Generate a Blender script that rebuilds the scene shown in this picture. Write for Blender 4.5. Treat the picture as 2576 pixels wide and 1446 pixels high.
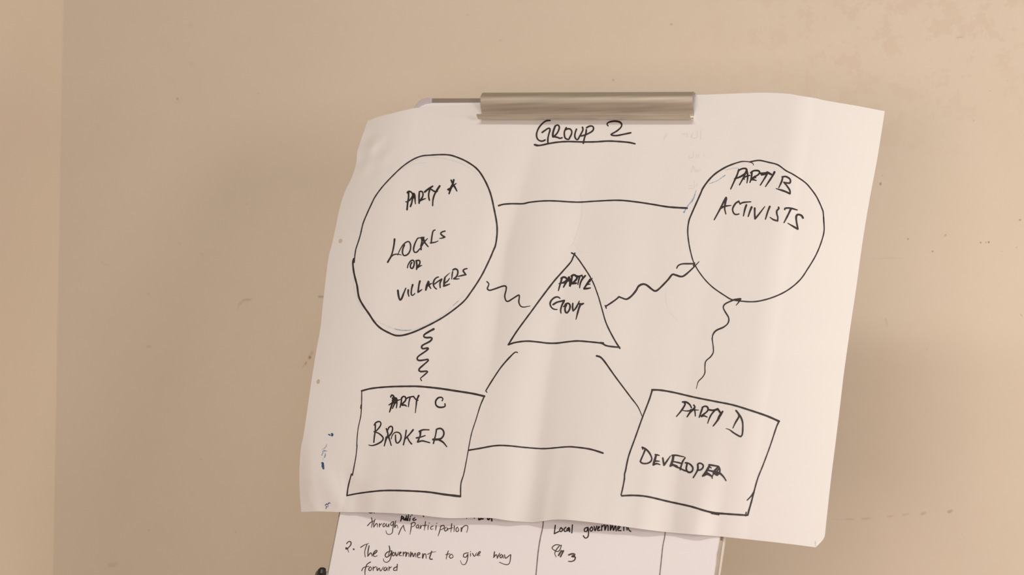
import bpy, bmesh, math, random
import numpy as np
from mathutils import Vector, Matrix
from mathutils.geometry import delaunay_2d_cdt, intersect_point_line
for o in list(bpy.data.objects): bpy.data.objects.remove(o)
S = bpy.context.scene
COL = S.collection
R = math.radians
random.seed(4)

# ------------------------------------------------------------------ camera
W, H = 2576, 1446
LENS_RATIO = 2.3
PITCH = R(5.3)
CAM = Vector((0, 0, 1.2))
cd = bpy.data.cameras.new('camera'); cam = bpy.data.objects.new('camera', cd); COL.objects.link(cam)
cam.location = CAM; cam.rotation_euler = (R(90) + PITCH, 0, 0)
cd.sensor_width = 36; cd.lens = 36 * LENS_RATIO
cd.clip_start = 0.05
cd.dof.use_dof = True; cd.dof.focus_distance = 4.0; cd.dof.aperture_fstop = 5.0
S.camera = cam
S.view_settings.view_transform = 'Standard'; S.view_settings.look = 'None'
S.view_settings.gamma = 1; S.view_settings.use_curve_mapping = False
S.view_settings.exposure = 0.035

# ------------------------------------------------------------------ room frame (turned against the view) and lights
ALPHA = R(14)
CORNER = Vector((-0.985, 5.09, 0))
RX = Vector((math.cos(ALPHA), -math.sin(ALPHA), 0))       # along the back wall, to the right
RN = Vector((-math.sin(ALPHA), -math.cos(ALPHA), 0))      # out of the back wall, into the room
ROOM_W, ROOM_D, ROOM_H = 5.2, 7.0, 3.05
def room(x, d, z): return CORNER + RX * x + RN * d + Vector((0, 0, z))

w = bpy.data.worlds.new('world'); S.world = w; w.use_nodes = True
w.node_tree.nodes['Background'].inputs[0].default_value = (1.0, 0.92, 0.88, 1)
w.node_tree.nodes['Background'].inputs[1].default_value = 0.25

def area(name, loc, target, sx, sy, power, col):
    l = bpy.data.lights.new(name, 'AREA'); l.shape = 'RECTANGLE'; l.size = sx; l.size_y = sy
    l.energy = power; l.color = col
    o = bpy.data.objects.new(name, l); COL.objects.link(o); o.location = loc
    d = (Vector(target) - Vector(loc)).normalized()
    o.rotation_euler = d.to_track_quat('-Z', 'Y').to_euler()
    return o
KEY = Vector((-0.30, 2.35, 2.93))
area('ceiling_tube_light', KEY, (0.13, 4.0, 1.57), 1.3, 0.20, 14.2, (1.000, 0.985, 0.90))
area('near_right_fill_light', room(4.0, 1.7, 1.35), room(2.4, 0, 1.45), 0.8, 0.8, 24.40, (1.000, 0.984, 0.820))  # fill added to brighten the right side of the back wall, no window there
area('front_fill_light', room(1.5, 5.6, 1.0), room(1.5, 0, 1.4), 1.5, 1.0, 50.5, (1.000, 0.80, 0.69))  # broad low fill added from the front to lift sheet and wall
area('right_fill_light', room(4.3, 4.2, 1.7), room(3.2, 0, 1.5), 1.0, 1.0, 48.00, (1.000, 0.800, 0.817))  # added fill from front right, stands for no particular lamp

# ------------------------------------------------------------------ geometry of the easel board (reclined and turned)
PSI, PHI = R(20), R(22)
BR = Vector((math.cos(PSI), -math.sin(PSI), 0))
BB = Vector((math.sin(PSI), math.cos(PSI), 0))
BU = Vector((0, 0, 1)) * math.cos(PHI) + BB * math.sin(PHI)
BN = -(BB * math.cos(PHI)) + Vector((0, 0, 1)) * math.sin(PHI)      # towards the room
F = W * LENS_RATIO
def ray(px, py):
    v = Vector(((px - W / 2) / F, 1.0, -(py - H / 2) / F))
    return Matrix.Rotation(PITCH, 3, 'X') @ v
C0 = CAM + ray(1480, 800) * 4.0
def bp(px, py, h=0.0):
    """point of the board plane (lifted h metres off it) for a traced photo point"""
    r = ray(px, py)
    return CAM + r * (((C0 - CAM).dot(BN) + h) / r.dot(BN))
PXM = 4.0 / F
def wall_pt(px, py):
    r = ray(px, py); t = (CORNER - CAM).dot(RN) / r.dot(RN)
    return CAM + r * t
def wall_xz(px, py):
    p = wall_pt(px, py) - CORNER
    return p.dot(RX), p.z

# ------------------------------------------------------------------ materials
def new_mat(name):
    m = bpy.data.materials.new(name); m.use_nodes = True
    nt = m.node_tree; return m, nt, nt.nodes['Principled BSDF'], nt.nodes, nt.links
def simple(name, col, rough=0.5, metal=0.0, var=0.04, scale=30, bump=0.0, stretch=None, turn=None):
    m, nt, b, N, L = new_mat(name)
    tc = N.new('ShaderNodeTexCoord'); mp = N.new('ShaderNodeMapping'); L.new(tc.outputs['Object'], mp.inputs[0])
    if turn is not None:
        m0 = N.new('ShaderNodeMapping'); m0.inputs['Rotation'].default_value = (0, 0, turn); L.new(tc.outputs['Object'], m0.inputs[0]); L.new(m0.outputs[0], mp.inputs[0])
    if stretch: mp.inputs['Scale'].default_value = stretch
    n = N.new('ShaderNodeTexNoise'); n.inputs['Scale'].default_value = scale; n.inputs['Detail'].default_value = 4
    L.new(mp.outputs[0], n.inputs[0])
    cr = N.new('ShaderNodeValToRGB'); L.new(n.outputs[0], cr.inputs[0])
    cr.color_ramp.elements[0].position = 0.3; cr.color_ramp.elements[1].position = 0.7
    cr.color_ramp.elements[0].color = tuple(c * (1 - var) for c in col) + (1,)
    cr.color_ramp.elements[1].color = tuple(min(1, c * (1 + var)) for c in col) + (1,)
    L.new(cr.outputs[0], b.inputs['Base Color'])
    b.inputs['Roughness'].default_value = rough; b.inputs['Metallic'].default_value = metal
    if bump:
        bn = N.new('ShaderNodeBump'); bn.inputs['Strength'].default_value = bump; bn.inputs['Distance'].default_value = 0.001
        L.new(n.outputs[0], bn.inputs['Height']); L.new(bn.outputs[0], b.inputs['Normal'])
    return m
M_PAPER = simple('paper', (0.80, 0.79, 0.775), 0.75, 0, 0.006, 6, 0.12)
M_PAD = simple('pad_paper', (0.86, 0.85, 0.87), 0.7, 0, 0.006, 8, 0.1)
M_EDGE = simple('pad_edge_paper', (0.70, 0.62, 0.47), 0.8, 0, 0.05, 60)
M_INK = simple('marker_ink', (0.030, 0.020, 0.021), 0.55, 0, 0.25, 90)
M_INKD = simple('marker_ink_doubled', (0.019, 0.011, 0.011), 0.55, 0, 0.2, 90)
M_PEN = simple('pad_ink', (0.072, 0.052, 0.044), 0.6, 0, 0.4, 120)
M_PENL = simple('pad_ink_thin', (0.20, 0.15, 0.14), 0.6, 0, 0.3, 160)
M_ALU = simple('brushed_aluminium', (0.56, 0.50, 0.42), 0.55, 0.75, 0.12, 4, 0.1, (1.2, 45, 45), R(20))
M_CUT = simple('cut_aluminium', (0.85, 0.80, 0.72), 0.3, 0.6, 0.05, 40)
M_RAIL = simple('frame_aluminium', (0.42, 0.355, 0.30), 0.45, 0.6, 0.05, 30)
M_RAIL2 = simple('frame_aluminium_edge', (0.66, 0.60, 0.50), 0.4, 0.4, 0.05, 30)
M_PLAST = simple('pale_grey_plastic', (0.56, 0.51, 0.55), 0.35, 0, 0.03, 30)
M_PANEL = simple('enamelled_panel', (0.75, 0.72, 0.68), 0.3, 0, 0.02, 20)
M_BLACK = simple('black_plastic', (0.012, 0.009, 0.009), 0.35, 0, 0.2, 60)
M_WASH = simple('white_nylon', (0.55, 0.50, 0.44), 0.4, 0, 0.03, 30)
M_LEG = simple('grey_tube', (0.35, 0.33, 0.31), 0.35, 0.7, 0.05, 30)

def smear(name, col, dens, scale):
    """ink or stain that only partly covers the paper"""
    m, nt, b, N, L = new_mat(name)
    b.inputs['Base Color'].default_value = col + (1,); b.inputs['Roughness'].default_value = 0.7
    tc = N.new('ShaderNodeTexCoord'); n = N.new('ShaderNodeTexNoise'); n.inputs['Scale'].default_value = scale
    n.inputs['Detail'].default_value = 3
    L.new(tc.outputs['Object'], n.inputs[0])
    mr = N.new('ShaderNodeMapRange'); L.new(n.outputs[0], mr.inputs[0])
    mr.inputs['From Min'].default_value = 0.35; mr.inputs['From Max'].default_value = 0.65
    mr.inputs['To Min'].default_value = dens * 0.35; mr.inputs['To Max'].default_value = dens
    L.new(mr.outputs[0], b.inputs['Alpha'])
    return m
M_BLUEF = simple('faint_blue_pencil', (0.70, 0.72, 0.735), 0.75, 0, 0.05, 90)
M_BLUEM = smear('blue_pencil', (0.20, 0.38, 0.58), 0.75, 300)
M_BLUED = smear('blue_ink_smudge', (0.02, 0.09, 0.22), 1.3, 500)
M_GHOST = simple('show_through', (0.735, 0.715, 0.69), 0.75, 0, 0.03, 120)

def wall_mat(name, col, marks):
    m, nt, b, N, L = new_mat(name)
    tc = N.new('ShaderNodeTexCoord')
    def noise(scale, detail=4, rough=0.5, dist=0.0, vec=None):
        n = N.new('ShaderNodeTexNoise'); n.inputs['Scale'].default_value = scale
        n.inputs['Detail'].default_value = detail; n.inputs['Roughness'].default_value = rough; n.inputs['Distortion'].default_value = dist
        L.new(vec or tc.outputs['Object'], n.inputs[0]); return n
    def mrange(sock, a, c, t0, t1, smooth=False):
        r = N.new('ShaderNodeMapRange'); L.new(sock, r.inputs[0])
        if smooth: r.interpolation_type = 'SMOOTHSTEP'
        r.inputs['From Min'].default_value = a; r.inputs['From Max'].default_value = c
        r.inputs['To Min'].default_value = t0; r.inputs['To Max'].default_value = t1; return r.outputs[0]
    def math_(op, a, c):
        n = N.new('ShaderNodeMath'); n.operation = op
        for k, v in enumerate((a, c)):
            if isinstance(v, (int, float)): n.inputs[k].default_value = v
            else: L.new(v, n.inputs[k])
        return n.outputs[0]
    def mix(fac, a, c):
        n = N.new('ShaderNodeMix'); n.data_type = 'RGBA'
        if isinstance(fac, (int, float)): n.inputs[0].default_value = fac
        else: L.new(fac, n.inputs[0])
        for k, v in ((6, a), (7, c)):
            if isinstance(v, tuple): n.inputs[k].default_value = v + (1,)
            else: L.new(v, n.inputs[k])
        return n.outputs[2]
    # broad uneven limewash, then patchy touch-ups where paint has flaked
    base = mix(mrange(noise(1.6, 3).outputs[0], 0.3, 0.7, 0, 1), tuple(c * 0.975 for c in col), (col[0] * 1.02, col[1] * 1.02, col[2] * 1.035))
    base = mix(mrange(noise(5.5, 5, 0.6, 0.4).outputs[0], 0.35, 0.65, 0, 0.4), base, (col[0] * 0.97, col[1] * 0.985, col[2] * 0.96))
    if marks:
        sep = N.new('ShaderNodeSeparateXYZ'); L.new(tc.outputs['Object'], sep.inputs[0])
        ptx, ptz = wall_xz(2330, 120)
        dx = math_('DIVIDE', math_('SUBTRACT', sep.outputs[0], ptx), 0.52)
        dz = math_('DIVIDE', math_('SUBTRACT', sep.outputs[2], ptz + 0.1), 0.34)
        rr = math_('SQRT', math_('ADD', math_('MULTIPLY', dx, dx), math_('MULTIPLY', dz, dz)), 0)
        zone = mrange(rr, 0.3, 1.25, 1, 0.12, True)
        patch = mrange(noise(17, 12, 0.72, 0.15).outputs[0], 0.515, 0.55, 0, 1)
        base = mix(math_('MULTIPLY', math_('MULTIPLY', patch, zone), 0.6), base, (col[0] * 0.945, col[1] * 0.895, col[2] * 0.885))
        patch2 = mrange(noise(26, 6, 0.6, 0.8).outputs[0], 0.56, 0.63, 0, 1)
        base = mix(math_('MULTIPLY', math_('MULTIPLY', patch2, zone), 0.35), base, (col[0] * 1.03, col[1] * 1.03, col[2] * 1.02))
        wob = noise(170, 2)
        for (px, py, rx, ry, ang, st, mc) in marks:
            x, z = wall_xz(px, py); k = PXM * 1.2
            st *= 0.72 if (px < 1000 or py > 1200) and mc is not BRN else 1.0
            sb = N.new('ShaderNodeVectorMath'); sb.operation = 'SUBTRACT'; L.new(tc.outputs['Object'], sb.inputs[0]); sb.inputs[1].default_value = (x, 0, z)
            mp = N.new('ShaderNodeMapping'); mp.vector_type = 'TEXTURE'; L.new(sb.outputs[0], mp.inputs[0])
            mp.inputs['Rotation'].default_value = (0, R(ang), 0)
            mp.inputs['Scale'].default_value = (rx * k, 1, ry * k)
            ml = N.new('ShaderNodeVectorMath'); ml.operation = 'MULTIPLY'; L.new(mp.outputs[0], ml.inputs[0]); ml.inputs[1].default_value = (1, 0, 1)
            ln = N.new('ShaderNodeVectorMath'); ln.operation = 'LENGTH'; L.new(ml.outputs[0], ln.inputs[0])
            dd = math_('ADD', ln.outputs['Value'], math_('MULTIPLY', math_('SUBTRACT', wob.outputs[0], 0.5), 1.0))
            base = mix(mrange(dd, 0.55, 1.15, st, 0, True), base, mc)
    L.new(base, b.inputs['Base Color']); b.inputs['Roughness'].default_value = 0.62
    b.inputs['Specular IOR Level'].default_value = 0.25
    bn = N.new('ShaderNodeBump'); bn.inputs['Strength'].default_value = 0.25; bn.inputs['Distance'].default_value = 0.01
    L.new(noise(3.2, 4).outputs[0], bn.inputs['Height']); L.new(bn.outputs[0], b.inputs['Normal'])
    return m
DK = (0.16, 0.13, 0.11); BRN = (0.45, 0.20, 0.06); GRY = (0.21, 0.17, 0.15); TEAL = (0.36, 0.38, 0.33)
MARKS = [(446, 248, 4, 4, 0, .55, (0.25, .17, .13)), (447, 254, 10, 10, 0, .06, DK), (480, 64, 10, 8, 0, .07, DK), (482, 161, 10, 8, 20, .08, DK), (650, 236, 3, 3, 0, .15, DK),
    (606, 762, 12, 4, -38, .22, DK), (622, 754, 13, 3.5, 0, .38, DK), (600, 773, 6, 3, -60, .15, DK), (808, 746, 11, 3, 0, .6, DK),
    (779, 899, 5, 5, 0, .8, BRN), (784, 888, 5, 9, 30, .25, BRN), (769, 914, 6, 3, -50, .55, BRN), (763, 920, 4, 2, -50, .4, BRN),
    (257, 660, 5, 3, 0, .16, DK), (270, 666, 14, 2, 18, .12, DK), (452, 613, 5, 5, 0, .14, (0.4, .22, .12)), (373, 739, 5, 3, 0, .2, DK), (367, 846, 4, 2, 0, .14, DK),
    (374, 871, 9, 3.5, 8, .22, DK), (508, 640, 10, 3, 30, .12, DK), (375, 1333, 4, 3, 0, .25, DK), (505, 1155, 6, 4, 0, .1, DK), (592, 1338, 4, 4, 0, .12, DK),
    (282, 1421, 17, 7, -10, .35, TEAL), (620, 512, 8, 3, 30, .1, DK),
    (1543, 201, 3, 3, 0, .35, DK), (1689, 61, 3.5, 2, 0, .5, GRY), (920, 285, 4, 2, -30, .2, DK), (1175, 38, 4, 3, 0, .12, DK), (1258, 102, 5, 4, 0, .12, DK),
    (2215, 462, 2.5, 5, 5, .75, GRY), (2219, 441, 3, 2, 0, .2, GRY), (2284, 601, 2.5, 2, 0, .7, GRY), (2379, 591, 2.5, 1.8, -30, .6, GRY), (2376, 594, 1.6, 1.5, 0, .5, GRY), (2346, 632, 2.2, 2, 0, .75, GRY),
    (2467, 610, 2.3, 2.3, 0, .85, GRY), (2480, 610, 1.8, 1.8, 0, .6, GRY), (2487, 609, 2.4, 2.4, 0, .9, GRY), (2566, 553, 4, 2.2, 0, .75, GRY), (2558, 622, 2, 2, 0, .4, GRY), (2520, 632, 1.6, 1.6, 0, .35, GRY),
    (2569, 792, 1.6, 5, -30, .35, GRY), (2230, 650, 45, 1.3, -1, .12, DK), (2414, 94, 12, 1.4, -6, .4, (.4, .25, .18)), (2230, 810, 3, 13, -12, .12, DK), (2331, 878, 1.5, 2, 0, .3, GRY),
    (2110, 1306, 16, 1.8, 0, .15, GRY), (2138, 1306, 15, 2.2, 2, .28, GRY), (2179, 1304, 14, 2.6, -5, .3, GRY), (2240, 1298, 9, 2.6, -8, .28, GRY),
    (2278, 1294, 11, 3, -8, .25, GRY), (2323, 1291, 9, 4, -18, .36, GRY), (2390, 1286, 8, 4.2, -15, .55, GRY), (2414, 1357, 3, 3, 0, .15, GRY), (2420, 1342, 3, 2, 0, .15, GRY),
    (2534, 203, 1.8, 1.8, 0, .35, GRY), (2450, 303, 1.8, 2, 0, .35, GRY), (2410, 230, 1.5, 7, 10, .18, (.35, .3, .32)), (2490, 228, 1.5, 1.5, 0, .3, GRY)]
WALL = (0.71, 0.625, 0.515)
M_WALL = wall_mat('painted_wall', WALL, MARKS)
M_WALL2 = wall_mat('painted_wall_side', (0.73, 0.63, 0.495), [])
M_CEIL = simple('ceiling_paint', (0.36, 0.34, 0.31), 0.8, 0, 0.02, 5)
M_FLOOR = simple('floor_screed', (0.50, 0.43, 0.36), 0.6, 0, 0.1, 6, 0.1)

# ------------------------------------------------------------------ object helpers
def link(name, me, mat, parent=None, smooth=False, **props):
    o = bpy.data.objects.new(name, me); COL.objects.link(o)
    if mat: me.materials.append(mat)
    if parent is not None:
        o.parent = parent
    if smooth:
        for p in me.polygons: p.use_smooth = True
    for k, v in props.items(): o[k] = v
    return o
def wmesh(name, verts, faces, mat, parent=None, smooth=False, **props):
    """mesh given in world coordinates, stored relative to its parent or to its own centre"""
    off = parent_loc(parent) if parent is not None else Vector((0, 0, 0))
    me = bpy.data.meshes.new(name)
    me.from_pydata([tuple(Vector(v) - off) for v in verts], [], faces); me.update()
    return link(name, me, mat, parent, smooth, **props)
def parent_loc(p):
    l = Vector((0, 0, 0))
    while p is not None: l = l + p.location; p = p.parent
    return l
def empty(name, loc, **props):
    o = bpy.data.objects.new(name, None); COL.objects.link(o); o.location = loc; o.empty_display_size = 0.1
    for k, v in props.items(): o[k] = v
    return o
def prism_vf(front, back):
    n = len(front); v = list(front) + list(back)
    f = [tuple(range(n)), tuple(range(2 * n - 1, n - 1, -1))]
    f += [(i, n + i, n + (i + 1) % n, (i + 1) % n) for i in range(n)]
    return v, f
def fix(o):
    bm = bmesh.new(); bm.from_mesh(o.data); bmesh.ops.recalc_face_normals(bm, faces=bm.faces); bm.to_mesh(o.data); bm.free()
    return o
def board_prism(name, poly, h0, h1, mat, parent, bevel=0.0, **props):
    v, f = prism_vf([bp(x, y, h1) for x, y in poly], [bp(x, y, h1) + BN * (h0 - h1) for x, y in poly])
    o = fix(wmesh(name, v, f, mat, parent, **props))
    if bevel:
        b = o.modifiers.new('bevel', 'BEVEL'); b.width = bevel; b.segments = 2
    return o
def tube(name, a, b, r, mat, parent, seg=20, **props):
    a, b = Vector(a), Vector(b); d = (b - a).normalized(); q = d.to_track_quat('Z', 'Y')
    v = []; f = []
    for p in (a, b):
        for k in range(seg):
            t = 2 * math.pi * k / seg; v.append(p + q @ Vector((r * math.cos(t), r * math.sin(t), 0)))
    for k in range(seg): f.append((k, (k + 1) % seg, seg + (k + 1) % seg, seg + k))
    f += [tuple(range(seg - 1, -1, -1)), tuple(range(seg, 2 * seg))]
    return wmesh(name, v, f, mat, parent, smooth=False, **props)

# ------------------------------------------------------------------ room shell
def room_box(name, x0, x1, d0, d1, z0, z1, mat):
    me = bpy.data.meshes.new(name)
    v = [(x, -d, z) for x in (x0, x1) for d in (d0, d1) for z in (z0, z1)]
    f = [(0, 1, 3, 2), (4, 6, 7, 5), (0, 4, 5, 1), (2, 3, 7, 6), (0, 2, 6, 4), (1, 5, 7, 3)]
    me.from_pydata(v, [], f); me.update()
    o = fix(link(name, me, mat, kind='structure')); o.location = CORNER; o.rotation_euler = (0, 0, -ALPHA)
    return o
T = 0.12
room_box('wall_back', -T, ROOM_W + T, -T, 0, 0, ROOM_H, M_WALL)
wl = room_box('wall_left', -T, 0, 0, ROOM_D, 0, ROOM_H, M_WALL2); wl.rotation_euler.z = -ALPHA - R(35)
room_box('floor', -4.6, ROOM_W + T, -T, ROOM_D + T, -0.1, 0, M_FLOOR)
room_box('ceiling', -4.6, ROOM_W + T, -T, ROOM_D + T, ROOM_H, ROOM_H + 0.1, M_CEIL)
# ------------------------------------------------------------------ easel
BASE = Vector((C0.x + BB.x * 0.35, C0.y + BB.y * 0.35, 0))
easel = empty('flip_chart_easel', BASE, category='easel',
    label='flip chart easel with aluminium clamp bar, grey rails and black knob before the beige wall')
# enamelled board behind the pad, top edge under the rail
board_prism('board_panel', [(1060, 300), (1068, 270), (1086, 255), (1992, 246), (1790, 1560), (808, 1545), (862, 1290)], -0.016, -0.0065, M_PANEL, easel)
board_prism('top_rail', [(1072, 247), (1300, 246.6), (1990, 241), (1990, 252.5), (1300, 258), (1072, 258.3)], -0.018, -0.001, M_RAIL, easel, 0.0008)
LR = [(1041, 276), (852, 1290), (822, 1446), (801, 1550)]; M_SIDE = simple('side_rail_grey', (0.52, 0.48, 0.41), 0.4, 0.2, 0.04, 30); LRi = [(814, 1550), (834, 1446), (864, 1290), (1052, 276)]
board_prism('side_rail', LR + LRi, -0.018, -0.0045, M_SIDE, easel, 0.0008, label='pale left edge rail')
RRo = [(2000, 262), (1819.6, 1349), (1806, 1446), (1790, 1560)]; RRi = [(1774, 1560), (1792, 1446), (1806, 1349), (1988, 262)]
board_prism('side_rail', RRo + RRi, -0.018, -0.0045, M_RAIL, easel, 0.0008, label='grey right edge rail')
board_prism('rail_lip', [(1819.6, 1349), (1822.2, 1349), (1808.4, 1446), (1792.5, 1560), (1790, 1560), (1806, 1446)], -0.018, -0.012, M_RAIL2, easel)
board_prism('corner_piece', [(1039, 277), (1042, 268.5), (1048, 259), (1054, 253.5), (1060, 249.6), (1067, 247), (1076, 245.8), (1086, 246),
    (1084.5, 258.5), (1077, 259), (1070, 260.5), (1062, 264), (1056, 267.5), (1050, 277)], -0.02, 0.002, M_PLAST, easel, 0.0016, label='pale grey rounded plastic corner')
board_prism('corner_piece', [(1980, 239), (1992, 240), (2000, 250), (2002, 268), (1990, 268), (1986, 256), (1980, 253)], -0.02, -0.001, M_PLAST, easel, 0.0016, label='pale grey rounded plastic corner')

# clamp bar: an S-shaped aluminium extrusion ending in a forward lip
PROF = [(1306, 352), (1296, 335), (1272, 328), (1247, 347), (1228, 380), (1212, 420), (1204, 460), (1200, 510), (1202, 570), (1208, 620), (1218, 690),
        (1228, 745), (1236, 800), (1237, 860), (1228, 905), (1208, 938), (1180, 950), (1152, 938), (1132, 900), (1118, 848)]
P0R = bp(1745.4, 291, 0.0035); P0L = bp(1212.8, 291, 0.0035)
prof = []
for zx, zy in PROF:
    dx = (zx - 1237) / 8.507 * PXM; dy = -(zy - 860) / 8.507 * PXM
    du = (.453 * dx + .317 * dy) / .340; dh = (.128 * dy - .89 * dx) / .340
    prof.append((du, dh))
def cat(pts, n=6):
    P = [pts[0]] + list(pts) + [pts[-1]]; out = []
    for i in range(1, len(P) - 2):
        p0, p1, p2, p3 = (np.array(P[i + k - 1], float) for k in range(4))
        for k in range(n):
            t = k / n
            out.append(0.5 * ((2 * p1) + (-p0 + p2) * t + (2 * p0 - 5 * p1 + 4 * p2 - p3) * t * t + (-p0 + 3 * p1 - 3 * p2 + p3) * t ** 3))
    out.append(np.array(pts[-1], float)); return out
pr = cat(prof, 3)
th = 0.0011; outer = []; inner = []
for i, p in enumerate(pr):
    a = pr[max(0, i - 1)]; b = pr[min(len(pr) - 1, i + 1)]; d = b - a; d = d / (np.linalg.norm(d) + 1e-9)
    nn = np.array([d[1], -d[0]]); outer.append(p + nn * th * .5); inner.append(p - nn * th * .5)
ring = outer + inner[::-1]
def prof_pt(o, q): return o + BU * float(q[0]) + BN * float(q[1])
v = [prof_pt(P0L, q) for q in ring] + [prof_pt(P0R, q) for q in ring]
n = len(ring); m = n // 2
f = [(i, (i + 1) % n, n + (i + 1) % n, n + i) for i in range(n)]
clamp = wmesh('clamp_bar', v, f, M_ALU, easel, smooth=True, label='brushed aluminium S-shaped clamp bar gripping the paper')
fix(clamp)
for side, P in (('a', P0L), ('b', P0R)):
    dd = (P0R - P0L).normalized() * (0.0003 if side == 'b' else -0.0003)
    vv = [prof_pt(P, q) + dd for q in ring]
    ff = [(i, i + 1, n - 2 - i, n - 1 - i) for i in range(m - 1)]
    wmesh('cut_edge', vv, ff, M_CUT, clamp)
def hollow(o0, o1, q, r1, r0, name):
    a = prof_pt(o0, q); b = prof_pt(o1, q); d = (b - a).normalized(); qq = d.to_track_quat('Z', 'Y'); v = []; f = []; s = 16
    for P in (a, b):
        for rr in (r1, r0):
            for k in range(s):
                t = 2 * math.pi * k / s; v.append(P + qq @ Vector((rr * math.cos(t), rr * math.sin(t), 0)))
    for k in range(s):
        k1 = (k + 1) % s
        f += [(k, k1, 2 * s + k1, 2 * s + k), (s + k, 3 * s + k, 3 * s + k1, s + k1), (k, s + k, s + k1, k1), (2 * s + k, 2 * s + k1, 3 * s + k1, 3 * s + k)]
    return fix(wmesh(name, v, f, M_CUT, clamp, smooth=False))
hollow(P0L, P0R, (prof[0][0] - .003, prof[0][1] + .0035), .0026, .0016, 'screw_channel')
hollow(P0L + (P0R - P0L).normalized() * .001, P0R + (P0R - P0L).normalized() * .001, (prof[13][0] - .003, prof[13][1] - .0005), .0022, .0012, 'screw_channel')
sup = (P0R - P0L)
mid = prof_pt(P0L + sup * .5, (0.034, -0.002))
v = [mid + sup * (a * .42) + BU * b + BN * c for a in (-1, 1) for b in (-.004, .004) for c in (-.012, .004)]
wmesh('clamp_hinge', v, [(0, 1, 3, 2), (4, 6, 7, 5), (0, 4, 5, 1), (2, 3, 7, 6), (0, 2, 6, 4), (1, 5, 7, 3)], M_RAIL, easel)

# legs, tray and knob (mostly below the frame)
bl = bp(830, 1450, -0.03); brr = bp(1780, 1450, -0.03)
tl = bp(1250, 330, -0.035); tr = bp(1780, 330, -0.035)
bot_c = (bl + brr) / 2
def footed(nm, a, b, **kw):
    d = tube(nm, a, b, 0.0125, M_LEG, easel, **kw)
    tube('rubber_foot', Vector(b) + Vector((0, 0, 0.0)), Vector(b) + (Vector(a) - Vector(b)).normalized() * .04, 0.017, M_BLACK, d)
footed('leg', bl + BU * .25 + BR * .06, Vector((bl.x - .12, bl.y - .25, .01)))
footed('leg', brr + BU * .25 - BR * .06, Vector((brr.x + .10, brr.y - .22, .01)))
footed('leg', (tl + tr) / 2 - BU * .15 - BN * .0, Vector((BASE.x + .18, BASE.y + .20, .01)))
board_prism('pen_tray', [(800, 1552), (1795, 1566), (1790, 1592), (795, 1578)], -0.02, 0.045, M_RAIL, easel, 0.001)
# knob: fluted black wing knob with a white washer against the board edge
kc = bp(819, 1459, -0.013); kd = (-BR * .80 + BN * .60).normalized()
qk = kd.to_track_quat('Z', 'Y')
def lathe(name, prof_, mat, parent, lobes=0, seg=56, **kw):
    v = []; f = []
    for (z, r) in prof_:
        for k in range(seg):
            t = 2 * math.pi * k / seg; rr = r * (1 + (0.13 * math.cos(lobes * t) if lobes and r > .008 else 0))
            v.append(kc + qk @ Vector((rr * math.cos(t), rr * math.sin(t), z)))
    for i in range(len(prof_) - 1):
        for k in range(seg): f.append((i * seg + k, i * seg + (k + 1) % seg, (i + 1) * seg + (k + 1) % seg, (i + 1) * seg + k))
    f += [tuple(range(seg - 1, -1, -1)), tuple(range((len(prof_) - 1) * seg, len(prof_) * seg))]
    return wmesh(name, v, f, mat, parent, smooth=True, **kw)
knob = lathe('knob', [(.003, .011), (.005, .0175), (.009, .0185), (.014, .0175), (.017, .014), (.018, .009)], M_BLACK, easel, 5, label='black lobed plastic knob')
lathe('washer', [(-.004, .013), (-.002, .0148), (.001, .0152), (.003, .0140)], M_WASH, knob, label='off-white nylon washer')

# ------------------------------------------------------------------ ink helper
def resample(pts, step):
    c = cat(pts, 10) if len(pts) > 2 else [np.array(p, float) for p in pts]
    L = [0]
    for a, b in zip(c, c[1:]): L.append(L[-1] + np.linalg.norm(b - a))
    n = max(2, int(L[-1] / step) + 1); out = []
    for s in np.linspace(0, L[-1], n):
        i = min(np.searchsorted(L, s, 'right') - 1, len(c) - 2); t = (s - L[i]) / max(1e-9, L[i + 1] - L[i]); out.append(c[i] * (1 - t) + c[i + 1] * t)
    return out
class Ink:
    def __init__(s): s.v = []; s.f = []; s.lift = 0
    def stroke(s, pts, w, hf, rag=0.0):
        s.lift += 1.2e-5
        ws = w if isinstance(w, (tuple, list)) else (w, w)
        P = resample(pts, 2.6); n = len(P); v = s.v; f = s.f
        ph = random.random() * 9
        def W_(i):
            t = i / max(1, n - 1); x = t * (len(ws) - 1); k = min(int(x), len(ws) - 2)
            return (ws[k] * (1 - (x - k)) + ws[k + 1] * (x - k)) * .5 * (1 + .05 * math.sin(i * .7 + ph) + rag * (random.random() - .5))
        def add(x, y, e=0.0): v.append(bp(x, y, hf(x, y) + 0.00032 + s.lift - e)); return len(v) - 1
        prev = None; pd = None
        for i in range(n):
            a = P[max(0, i - 1)]; b = P[min(n - 1, i + 1)]; d = b - a; L = np.linalg.norm(d)
            d = d / L if L > 1e-6 else np.array([1., 0.]); nn = np.array([-d[1], d[0]]); r = W_(i)
            l = add(*(P[i] + nn * r)); q = add(*(P[i] - nn * r))
            if prev: f.append((prev[0], l, q, prev[1]))
            prev = (l, q)
            turn = pd is not None and float(pd @ d) < .93
            if i in (0, n - 1) or turn:
                k = 10; ids = [add(P[i][0] + r * math.cos(2 * math.pi * j / k), P[i][1] + r * math.sin(2 * math.pi * j / k), 3e-5) for j in range(k)]
                f.append(tuple(ids))
            pd = d
    def build(s, name, mat, parent, **kw):
        return wmesh(name, s.v, s.f, mat, parent, **kw)
def z(x0, y0, sc): return lambda *p: [(x0 + a / sc, y0 + b / sc) for a, b in p]

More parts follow.
